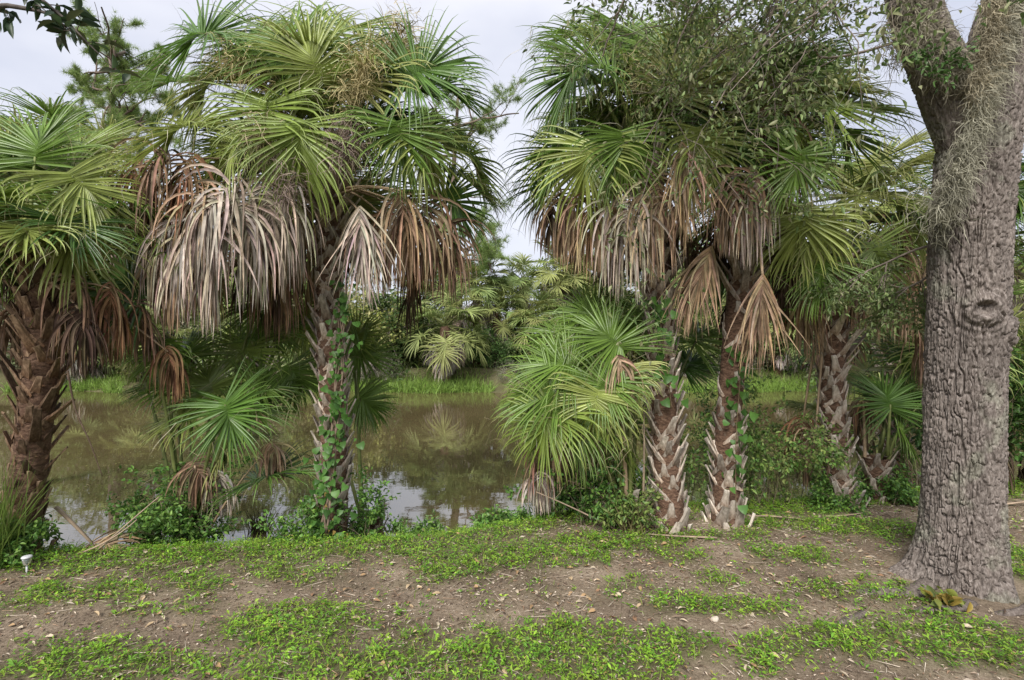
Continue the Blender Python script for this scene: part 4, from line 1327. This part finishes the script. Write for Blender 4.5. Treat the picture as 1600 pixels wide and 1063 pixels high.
# surface roots
for ctrl, rr in [([P(1450, 915, 3.25), P(1420, 925, 3.2), P(1380, 922, 3.22), P(1340, 925, 3.22)], (.06, .03)), ([(2.05, 2.98, .0), (1.97, 2.93, .02), (1.88, 2.90, .02), (1.80, 2.86, -.03)], (.028, .02)),
                 ([(2.78, 3.1, .0), (2.62, 3.02, .03), (2.46, 3.0, .03), (2.30, 3.04, -.03)], (.04, .03)), ([(3.1, 3.05, .02), (3.0, 3.0, .03), (2.85, 2.98, .015), (2.7, 3.0, -.03)], (.035, .025))]:
    bag = Bag()
    c = np.array(ctrl)
    if c[0][2] < -.05:
        c[:, 2] = 0
    for i in range(len(c)):
        c[i][2] += float(gz(c[i:i + 1, 0], c[i:i + 1, 1])[0]) - (.02 if i else 0)
    pts = catmull(c, 26)
    tube(bag, pts - org, np.linspace(rr[0], rr[1], 26) * (1 + .25 * (vnoise(np.arange(26) * .8, np.zeros(26), 5) - .5)), 9, (.8, .78, .76), .6)
    link('root', bag.mesh('root'), M['oak_bark'], oak)

# Spanish moss hanging on the fork
bag = Bag()


def moss_run(pts, n, ln, off, tone, w=.0042):
    pts = catmull(np.array(pts), 40)
    k = rng.integers(40, size=n)
    s = pts[k] + rng.normal(0, 1, (n, 3)) * np.array(off)
    d = rng.normal(0, .7, (n, 3)) + np.array([0, -.25, -.7])
    ribbons(bag, s - org, d, rng.uniform(.4, 1.2, n) * ln, w, rng.uniform(.6, 2.0, n), 9, np.array(tone) * rng.uniform(.65, 1.3, (n, 1)), .28)


MT = (.36, .345, .27)
moss_run([P(1592, -30, Y - .20), P(1572, 60, Y - .22), P(1545, 140, Y - .26), P(1520, 210, Y - .28), P(1494, 280, Y - .26), P(1476, 320, Y - .2)], 3400, .14, (.032, .016, .05), MT)
moss_run([P(1560, -30, Y - .2), P(1545, 60, Y - .22), P(1525, 150, Y - .27)], 1800, .13, (.035, .02, .05), (.36, .32, .23))
moss_run([P(1420, -30, Y - .14), P(1450, 50, Y - .17), P(1475, 90, Y - .18), P(1500, 120, Y - .2)], 2400, .13, (.06, .02, .05), (.30, .275, .21))
moss_run([P(1450, 300, Y), P(1462, 330, Y - .1), P(1468, 360, Y - .1)], 260, .14, (.06, .05, .05), MT)
moss_run([P(1395, 20, Y), P(1400, 60, Y), P(1405, 90, Y)], 260, .2, (.03, .05, .05), (.34, .3, .22))
o = link('spanish_moss', bag.mesh('spanish_moss'), M['moss'], loc=org)
tag(o, 'grey-tan Spanish moss draped over the fork of the big oak', 'moss')
# small green tuft growing in the fork
bag = Bag()
tb, lv = [], []
for q in range(3):
    grow(P(1455, 105, Y - .2), np.array([rng.normal(0, .6), -.6, rng.normal(0, .5)]), .16, .004, 1, tb, lv, kids=(2, 3))
leaf_cloud(bag, lv, 3, .02, .035, .018, [(.06, .13, .03), (.09, .17, .045)], LEAF8)
for pts, rad, lev in tb:
    tube(bag, pts, rad, 3, (.1, .12, .05), cap=False)
c0 = P(1455, 105, Y - .2)
o = thing('fern_tuft', c0, '', 'plant')
link('leaves', bag.mesh('leaves', off=c0), M['leaf'], o)
tag(o, 'small green leafy tuft rooted on the oak limb below the moss', 'plant')

# ---- a second oak beyond the picture edge whose twig hangs into the sky
org = np.array([-5.2, 1.2, float(gz(np.array([-5.2]), np.array([1.2]))[0])])
oak2 = thing('oak_tree', org, 'dark pointed-leaf oak twig reaching into the pale sky above the pine', 'oak tree')
V, Qd, C = bark_tube([org - UP * .1, org + UP * 1.2, org + np.array([.1, .1, 2.6]), org + np.array([.4, .3, 4.2])], [.30, .24, .2, .12], 120, .02, amp=.014)
link('trunk', make_mesh('trunk', V - org, Qd, col=C), M['oak_bark'], oak2)
bt, bl = Bag(), Bag()
tw = catmull([org + np.array([.3, .3, 3.6]), P(-150, -20, 2.6), P(20, 10, 2.5), P(75, 22, 2.45), P(110, 48, 2.45)], 30)
tube(bt, tw - org, np.concatenate([np.linspace(.04, .012, 12), np.linspace(.012, .003, 18)]), 6, (.10, .085, .075))
tw2 = catmull([P(-100, -60, 2.5), P(30, -20, 2.5), P(90, 20, 2.5), P(130, 60, 2.5), P(175, 105, 2.5)], 20)
tube(bt, tw2 - org, np.linspace(.012, .002, 20), 5, (.10, .085, .075))
tb, lv = [], []
for tt in (tw, tw2):
    for k in range(len(tt) // 3, len(tt)):
        if tt[k][2] < 3.3 and rng.random() < .4:
            grow(tt[k], rng.normal(0, 1, 3) + np.array([.3, 0, -.3]), rng.uniform(.05, .13), .003, 0, tb, lv)
for q in range(8):
    a = rng.uniform(0, 6.28)
    grow(org + np.array([.3, .2, 3.8]), np.array([math.cos(a), math.sin(a), .6]), 1.2, .04, 3, tb, lv, kids=(3, 4)) if math.cos(a) < -.3 else None
for pts, rad, lev in tb:
    tube(bt, pts - org, rad, 4, (.12, .10, .085), cap=False)
leaf_cloud(bl, [(a - org, b) for a, b in lv], 1, .01, .085, .034, [(.035, .06, .03), (.05, .085, .035), (.06, .07, .03)], LEAF8)
print('TRIS', sum(sum(len(p.vertices) - 2 for p in m.polygons) if len(m.polygons) < 10 else int(len(m.loops) - 2 * len(m.polygons)) for m in bpy.data.meshes))
link('twigs', bt.mesh('twigs'), M['twig'], oak2)
link('crown', bl.mesh('crown'), M['leaf'], oak2)

# ------------------------------------------------------------------ vine on the palm trunk
Yb = 4.5
vorg = on_ground(540, Yb - .22)
vine = thing('creeper_vine', vorg, 'green heart-leaved vine climbing the trunk of the grey-skirted palm', 'vine')
vp = catmull([P(505, 850, Yb - .26), P(510, 800, Yb - .23), P(516, 740, Yb - .21), P(525, 660, Yb - .20), P(531, 580, Yb - .19), P(534, 500, Yb - .18), P(538, 440, Yb - .15)], 60)
bag = Bag()
for q in range(4):
    w = vp + np.stack([.03 * np.sin(np.linspace(0, 9 + q, 60) + q * 2), .0 * vp[:, 0] - .01, 0 * vp[:, 0]], 1)
    tube(bag, w - vorg, np.linspace(.011, .004, 60), 5, (.20, .15, .11))
link('stem', bag.mesh('stem'), M['twig'], vine)
vleaf = []
for q in range(8):
    b = Bag()
    cc = [(.07, .17, .03), (.09, .21, .04), (.11, .24, .045), (.055, .13, .03), (.08, .19, .035), (.10, .22, .05), (.07, .15, .03), (.30, .21, .06)][q]
    T = HEART[0] * np.array([.075, .085, .085]) * (.6 if q == 7 else 1)
    b.add(T, None, HEART[1], cc)
    me = b.mesh('leaf')
    me.materials.append(M['leaf'])
    vleaf.append(me)


def put_leaf(parent, loc, me, s):
    o = link('leaf', me, None, parent, loc)
    o.rotation_euler = (rng.uniform(-1.5, -.5), rng.normal(0, .5), math.pi + rng.normal(0, .6))
    o.rotation_euler = (rng.uniform(.5, 1.3) + math.pi / 2 * .3, rng.normal(0, .5), rng.normal(0, .7))
    # leaves hang with their faces towards the open side of the bank
    o.rotation_euler = (math.radians(rng.uniform(-120, -60)), rng.normal(0, .35), rng.normal(0, .6))
    o.scale = (s, s, s)


for q in range(290):
    t = rng.random() ** 1.15
    c = vp[int(t * 59)]
    wd = .05 + .045 * (1 - t)
    off = np.array([rng.normal(0, wd), -abs(rng.normal(.02, .03)), rng.normal(0, .03)])
    k = 7 if (t < .3 and rng.random() < .14) else rng.integers(7)
    put_leaf(vine, c + off - vorg, vleaf[k], rng.uniform(.3, .8) * (1.1 - .2 * t))
for lab, ctrl, nq in [('vine strands running up the pale criss-cross palm trunk', [P(1050, 640, 4.2), P(1040, 560, 4.2), P(1032, 500, 4.2), P(1030, 470, 4.2)], 46),
                      ('vine with small bright leaves on the rusty-trunked palm', [P(1150, 800, 4.3), P(1150, 690, 4.3), P(1156, 600, 4.33), P(1160, 540, 4.33)], 60)]:
    c0 = np.array(ctrl[0])
    vg = thing('creeper_vine', c0, lab, 'vine')
    pp = catmull(ctrl, 40)
    bag = Bag()
    tube(bag, pp - c0, .004, 4, (.16, .12, .07))
    link('stem', bag.mesh('stem'), M['twig'], vg)
    for q in range(nq):
        put_leaf(vg, pp[rng.integers(40)] + rng.normal(0, .05, 3) - c0, vleaf[rng.integers(7)], rng.uniform(.5, .95))


# ------------------------------------------------------------------ shrubs and weeds at the water edge
def near_shrub(px, Yn, h, w, label, cols, ln=.06, stems=10, per=2, name='leafy_shrub', tmpl=LEAF8, asp=.5, level=2, grey=(.18, .15, .10), sag=.25):
    b0 = on_ground(px, Yn)
    t = thing(name, b0, label, 'shrub')
    tb, lv = [], []
    for q in range(stems):
        a = rng.uniform(0, 6.28)
        r = rng.uniform(0, .5) * w
        base = np.array([math.cos(a) * r, math.sin(a) * r * .6, -.02])
        grow(base, np.array([math.cos(a) * w * .8, math.sin(a) * w * .6, h]) + rng.normal(0, .1, 3), h * rng.uniform(.6, 1.05), .005, level, tb, lv, sag=sag, wander=.35, kids=(3, 4), tips=1, minlen=.08, kid_len=(.35, .6))
    bs, bl = Bag(), Bag()
    for pts, rad, lev in tb:
        tube(bs, pts, rad, 4 if lev else 3, np.array(grey) * rng.uniform(.7, 1.3), cap=False)
    leaf_cloud(bl, lv, per, .02, ln, ln * asp, cols, tmpl)
    link('stems', bs.mesh('stems'), M['twig'], t)
    link('foliage', bl.mesh('foliage'), M['leaf'], t)


FRESH = [(.10, .22, .04), (.14, .27, .05), (.08, .17, .04), (.18, .30, .06)]
DEEP = [(.07, .15, .04), (.09, .19, .045), (.12, .23, .05)]
YEL = [(.19, .27, .065), (.15, .24, .055), (.24, .29, .09), (.11, .19, .05)]
near_shrub(262, 4.35, .55, .30, 'bushy fresh green shrub with small pointed leaves at the star-fan palm', FRESH, .04, 18, per=3)
near_shrub(300, 4.5, .75, .22, 'taller leafy weed behind the bushy shrub at the water', FRESH, .042, 7)
near_shrub(480, 4.35, .40, .16, 'leafy weed hugging the foot of the vine-covered palm', FRESH, .042, 8)
near_shrub(575, 4.45, .5, .10, 'upright green sprig beside the foot of the vine-covered palm', FRESH, .04, 6, per=3)
near_shrub(925, 4.45, .62, .22, 'dark leafy shrub under the bushy young palm', DEEP + FRESH, .042, 12, per=2)
near_shrub(990, 4.3, .42, .10, 'yellow-green shrub against the pale-trunked palm', YEL, .04, 6)
near_shrub(880, 4.75, .5, .10, 'sprawling broad-leaved shrub beside the hanging grey fan', DEEP + FRESH, .045, 8)
near_shrub(1195, 5.0, .95, .4, 'airy yellow-green bush between the twin palms and the stout palm', YEL + FRESH[:1], .042, 8, level=3, per=1)
near_shrub(1240, 5.3, 1.0, .4, 'tall thin-leaved bush at the water behind the stout palm', YEL, .042, 6, level=3, per=1)
near_shrub(1090, 5.3, 1.5, .40, 'slender bush growing between the twin palm trunks', FRESH + YEL, .05, 6, level=3, per=1)
near_shrub(1320, 4.8, .35, .18, 'small leafy weed at the foot of the stout palm', FRESH, .04, 8)
near_shrub(1390, 5.0, .35, .25, 'low leafy weed under the small palm by the oak', DEEP + FRESH, .04, 8)
near_shrub(22, 3.72, .34, .12, 'leafy weed growing against the shaggy palm trunk', FRESH, .04, 8)
near_shrub(1580, 5.6, 1.6, .6, 'dense dark shrub showing past the oak trunk', DEEP, .07, 16, level=3, per=1)
near_shrub(640, 4.55, .22, .3, 'low pale green weed spilling over the bank into the water', FRESH + [(.2, .3, .12)], .04, 12)
near_shrub(790, 4.75, .25, .35, 'low leafy weed along the water edge beside the tall reed tuft', FRESH + [(.18, .28, .1)], .045, 14)
near_shrub(1475, 3.02, .13, .05, 'tiny yellow-green seedling at the foot of the oak trunk', [(.22, .25, .05), (.15, .2, .05), (.3, .22, .05)], .075, 4, per=1, level=1)
# tall grass at the palm's foot and reed tufts
for px, Yn, n, h, lab, cl in [(-12, 3.6, 150, .75, 'tall yellow-green grass clump beside the shaggy palm', (.17, .25, .05)), (850, 4.7, 130, .35, 'reed-like tuft at the water below the hanging grey fan', (.13, .2, .06)),
                              (405, 5.1, 120, .35, 'brown-green reed tuft standing in the water', (.13, .12, .05)), (990, 4.25, 90, .4, 'dry arching grass tuft at the pale palm trunk', (.24, .21, .1))]:
    b0 = on_ground(px, Yn)
    if b0[2] < WATER_Z:
        b0[2] = WATER_Z - .05
    bag = Bag()
    s = np.stack([rng.normal(0, .05, n), rng.normal(0, .05, n), np.zeros(n)], 1)
    ribbons(bag, s, rng.normal(0, .22, (n, 3)) + UP, rng.uniform(.5, 1.1, n) * h, .009, rng.uniform(.1, .9, n), 6, np.array(cl) * rng.uniform(.7, 1.35, (n, 1)))
    o = link('grass_tuft', bag.mesh('grass_tuft'), M['weed'], loc=b0)
    tag(o, lab, 'grass')

# fallen dead fan at the water, and dry leaf stalks lying about
fb = on_ground(140, 4.0) + UP * .07
ff = thing('fallen_frond', fb, 'dry brown fallen palm fan lying at the water edge', 'palm frond')
V, Q, C = blade(np.zeros(3), np.array([1, -.15, .1]), np.array([0, -.5, 1.0]), .5, 36, math.radians(80), 2.0, True, DEADS['tan'], K=7)
V[:, 2] = np.maximum(V[:, 2], -.03)
link('blade', make_mesh('blade', V, Q, col=C), M['dead'], ff)
bag = Bag()
tube(bag, bez([-.35, .1, .25], [-.15, .05, .12], [0.02, 0, 0], 8), np.linspace(.02, .012, 8), 5, (.36, .27, .18), .5)
link('petiole', bag.mesh('petiole'), M['petiole'], ff)

for px, Yn, ln, az, el, lab in [(1003, 4.3, 1.0, 82, 80, 'thin dry stalk standing upright against the pale-trunked palm'), (960, 4.3, .8, 150, 20, 'dry stalk leaning through the shrub under the young palm'),
                                (150, 3.85, .62, 35, 38, 'long dry leaf stalk slanting out over the water from the shaggy palm'), (120, 3.8, .5, 25, 28, 'shorter dry leaf stalk jutting low from the shaggy palm'),
                                (1250, 4.55, .45, 175, 3, 'dry palm stalk lying on the grass below the stout palm'), (1290, 4.6, .35, 10, 4, 'broken palm stalk lying by the leafy weed at the stout palm'), (1120, 4.1, .55, 170, 2, 'thin fallen stalk lying on the bare mulch by the twin palms'),
                                (1560, 4.9, .9, 5, 6, 'brown fallen palm stalk lying past the oak trunk')]:
    b0 = on_ground(px, Yn) + UP * .015
    d = np.array([math.cos(math.radians(az)) * math.cos(math.radians(el)), .3 * math.sin(math.radians(az)), math.sin(math.radians(el))])
    if el > 60:
        d = np.array([.03, .05, 1])
    bag = Bag()
    tube(bag, bez([0, 0, 0], d * ln * .5 + rng.normal(0, .02, 3) + UP * .01, d * ln, 8), np.linspace(.014, .006, 8), 5, (.33, .25, .18), .6)
    o = link('dry_stalk', bag.mesh('dry_stalk'), M['petiole'], loc=b0)
    tag(o, lab, 'stalk')

# thin dead vine dangling from the shaggy palm's fronds
c0 = P(108, 585, 3.75)
bag = Bag()
tube(bag, catmull([P(106, 580, 3.75) - c0, P(118, 640, 3.75) - c0, P(140, 690, 3.72) - c0, P(160, 745, 3.72) - c0], 20), np.linspace(.008, .003, 20), 5, (.10, .07, .05))
o = link('hanging_stem', bag.mesh('hanging_stem'), M['twig'], loc=c0)
tag(o, 'dark bare stem dangling over the water from the shaggy palm', 'stem')

# ------------------------------------------------------------------ ground cover
def pts_in(n, x0, x1, y0, y1):
    return rng.uniform(x0, x1, n), rng.uniform(y0, y1, n)


def clear_of_oak(x, y):
    return np.hypot(x - 2.98, y - 3.4) > .40


WEEDS = np.array([(.20, .38, .035), (.25, .42, .045), (.155, .33, .035), (.29, .43, .055), (.135, .29, .04)])
bag = Bag()
x, y = pts_in(60000, -6.5, 6.8, 1.9, 6.6)
g = green_mask(x, y)
s = pond_s(x, y)
k = (rng.random(len(x)) < np.clip((g - .24) * 1.6, .06, 1)) & (s < .12) & (np.abs(x) < y * 1.12 + .9) & clear_of_oak(x, y)
x, y, g = x[k], y[k], g[k]
print('weed sprigs', len(x))
z = gz(x, y)
nl = 5
m = len(x) * nl
base = np.repeat(np.stack([x, y, z], 1), nl, 0)
ht = np.repeat(rng.uniform(.008, .045, len(x)) * (.5 + g), nl) * rng.uniform(.3, 1, m)
a = rng.uniform(0, 6.28, m)
d = np.stack([np.cos(a), np.sin(a), rng.uniform(.0, .9, m)], 1)
pos = base + np.stack([np.cos(a) * .008, np.sin(a) * .008, ht], 1) + rng.normal(0, .010, (m, 3)) * np.array([1, 1, .3])
sp = np.repeat(WEEDS[rng.integers(5, size=len(x))] * rng.uniform(.75, 1.25, (len(x), 1)), nl, 0) * rng.uniform(.8, 1.2, (m, 1))
sp = np.where((rng.random(m) < .03)[:, None], np.array([.36, .28, .10]), sp)
sz = np.repeat(rng.uniform(.5, 1.15, len(x)), nl) * rng.uniform(.7, 1.2, m)
rnd = np.repeat(rng.random(len(x)) < .35, nl)
scatter(bag, LEAF4, pos, d, UP + rng.normal(0, .25, (m, 3)), np.where(rnd, .019, .032) * sz, np.where(rnd, .015, .011) * sz, sp)
o = link('weeds', bag.mesh('weeds'), M['weed'])
tag(o, 'bright green low leafy weeds in patches over the bare ground', 'weeds', kind='stuff')

bag = Bag()
x, y = pts_in(110000, -6.5, 7, 1.9, 6.6)
g = green_mask(x, y)
s = pond_s(x, y)
edge = sstep(-.7, -.2, s)
k = (rng.random(len(x)) < np.clip((g - .28) * .95 + edge * .5, .03, .95)) & (s < .1) & (np.abs(x) < y * 1.12 + .9) & clear_of_oak(x, y)
x, y, edge = x[k], y[k], edge[k]
m = len(x)
print('grass blades', m)
tall = (.035 + .09 * rng.random(m) ** 2) * (.8 + 1.0 * edge * rng.random(m))
col = np.array([.23, .35, .055]) * rng.uniform(.65, 1.35, (m, 1)) + (rng.random((m, 1)) < .12) * np.array([.14, .08, .04])
ribbons(bag, np.stack([x, y, gz(x, y) - .004], 1), rng.normal(0, .55, (m, 3)) + UP, tall, .0042, rng.uniform(.2, 1.6, m), 3, col)
o = link('grass', bag.mesh('grass'), M['weed'])
tag(o, 'short grass mixed through the weeds and along the bank', 'grass', kind='stuff')

# mulch, chips, dry leaves and needles
bag = Bag()
x, y = pts_in(88000, -6, 6.5, 1.9, 6.0)
k = (pond_s(x, y) < -.15) & (np.abs(x) < y * 1.1 + .8) & (rng.random(len(x)) < .35 + .65 * fbm(x * 2, y * 2, 77, 3)) & clear_of_oak(x, y)
x, y = x[k], y[k]
m = len(x)
LIT = np.array([(.20, .15, .11), (.32, .25, .19), (.42, .35, .28), (.12, .085, .065), (.27, .18, .12), (.50, .43, .35)])
a = rng.uniform(0, 6.28, m)
d = np.stack([np.cos(a), np.sin(a), rng.normal(0, .22, m)], 1)
scatter(bag, LEAF2, np.stack([x, y, gz(x, y) + rng.uniform(.001, .013, m)], 1), d, UP + rng.normal(0, .45, (m, 3)), rng.gamma(2.2, .008, m) + .004, rng.uniform(.003, .011, m), LIT[rng.integers(6, size=m)] * rng.uniform(.7, 1.2, (m, 1)))
k = rng.choice(len(x), 900, replace=False)
a = rng.uniform(0, 6.28, 900)
scatter(bag, LEAF8, np.stack([x[k], y[k], gz(x[k], y[k]) + .012], 1), np.stack([np.cos(a), np.sin(a), rng.normal(0, .2, 900)], 1), UP + rng.normal(0, .3, (900, 3)), rng.uniform(.03, .06, 900), rng.uniform(.015, .028, 900), np.array([(.36, .24, .13), (.42, .32, .2), (.25, .15, .09), (.45, .38, .28)])[rng.integers(4, size=900)])
n2 = 9000
x, y = pts_in(n2, -6, 6.5, 1.9, 6.0)
k = (pond_s(x, y) < -.15) & (np.abs(x) < y * 1.1 + .8) & clear_of_oak(x, y)
x, y = x[k], y[k]
m = len(x)
a = rng.uniform(0, 6.28, m)
ribbons(bag, np.stack([x, y, gz(x, y) + .008], 1), np.stack([np.cos(a), np.sin(a), rng.normal(0, .06, m)], 1), rng.uniform(.04, .16, m), .0028, .03, 2, LIT[rng.integers(6, size=m)] * 1.1)
o = link('leaf_litter', bag.mesh('leaf_litter', smooth=False), M['chip'])
tag(o, 'brown mulch chips, dry leaves and needles over bare soil', 'litter', kind='stuff')

# floating specks on the pond
bag = Bag()
x, y = pts_in(16000, -9, 6, 4.4, 16)
f = .9 * np.exp(-((x + 4.6) / 2.2) ** 2 - ((y - 8.5) / 3.2) ** 2) + .8 * np.exp(-((pond_s(x, y) - .1) / .35) ** 2) + .02
k = (pond_s(x, y) > .02) & (rng.random(len(x)) < f * (.15 + 1.4 * sstep(.42, .66, fbm(x * 2.2, y * 1.3, 99, 3))))
x, y = x[k], y[k]
m = len(x)
a = rng.uniform(0, 6.28, m)
scatter(bag, LEAF2, np.stack([x, y, np.full(m, WATER_Z + .006)], 1) * np.array([1, 1, 1]), np.stack([np.cos(a), np.sin(a), np.zeros(m)], 1), np.tile(UP, (m, 1)), rng.uniform(.012, .05, m), rng.uniform(.012, .04, m), np.array([(.28, .29, .09), (.22, .25, .09), (.34, .30, .13)])[rng.integers(3, size=m)])
o = link('duckweed', bag.mesh('duckweed', smooth=False), M['weed'])
tag(o, 'yellow-green algae specks floating on the brown pond', 'duckweed', kind='stuff')

# ------------------------------------------------------------------ small things
m_, N, L = mat_new('clear_plastic')
out = N.new('ShaderNodeOutputMaterial')
pb = N.new('ShaderNodeBsdfPrincipled')
pb.inputs['Base Color'].default_value = (.6, .65, .68, 1)
pb.inputs['Roughness'].default_value = .15
pb.inputs['Transmission Weight'].default_value = .75
L.new(pb.outputs[0], out.inputs['Surface'])
M['plastic'] = m_
M['cap'] = mat_rough('steel_cap', (.45, .46, .48), (.6, .61, .63), (40, 40, 40), .35, .1, .001)
for px, Yn, lab in [(42, 3.52, 'small solar garden light staked beside the shaggy palm'), (492, 4.28, 'small solar garden light staked in grass below the vine-covered palm')]:
    b0 = on_ground(px, Yn)
    t = thing('garden_light', b0 - UP * .03, lab, 'garden light', 'solar garden lights')
    t.scale = (.8, .8, .8)
    bag = Bag()
    tube(bag, [[0, 0, -.05], [0, 0, .05], [0, 0, .10]], [.004, .008, .008], 8)
    link('stake', bag.mesh('stake'), M['cap'], t)
    bag = Bag()
    tube(bag, [[0, 0, .10], [0, 0, .115], [0, 0, .15], [0, 0, .165]], [.016, .026, .033, .033], 18)
    link('lens', bag.mesh('lens'), M['plastic'], t)
    bag = Bag()
    tube(bag, [[0, 0, .165], [0, 0, .172], [0, 0, .180], [0, 0, .184]], [.038, .040, .034, .02], 18)
    link('cap', bag.mesh('cap'), M['cap'], t)

th, ph = np.meshgrid(np.linspace(0, 2 * np.pi, 14, endpoint=False), np.linspace(.05, np.pi - .05, 9))
r = 1 + .28 * (fbm(np.cos(th) * np.sin(ph) * 1.6 + 4, np.sin(th) * np.sin(ph) * 1.6 + np.cos(ph) * 2, 15, 2) - .5) * 2
V = np.stack([r * np.cos(th) * np.sin(ph) * .026, r * np.sin(th) * np.sin(ph) * .02, r * np.cos(ph) * .016], -1).reshape(-1, 3)
i = np.arange(8)[:, None] * 14
j = np.arange(14)[None]
k = (j + 1) % 14
Q = np.stack([i + j, i + j + 14, i + k + 14, i + k], -1).reshape(-1, 4)
b0 = on_ground(1117, 2.92)
o = link('stone', make_mesh('stone', V, Q), M['stone'], loc=b0 + UP * .008)
tag(o, 'single pale stone lying on bare earth between weeds', 'stone')
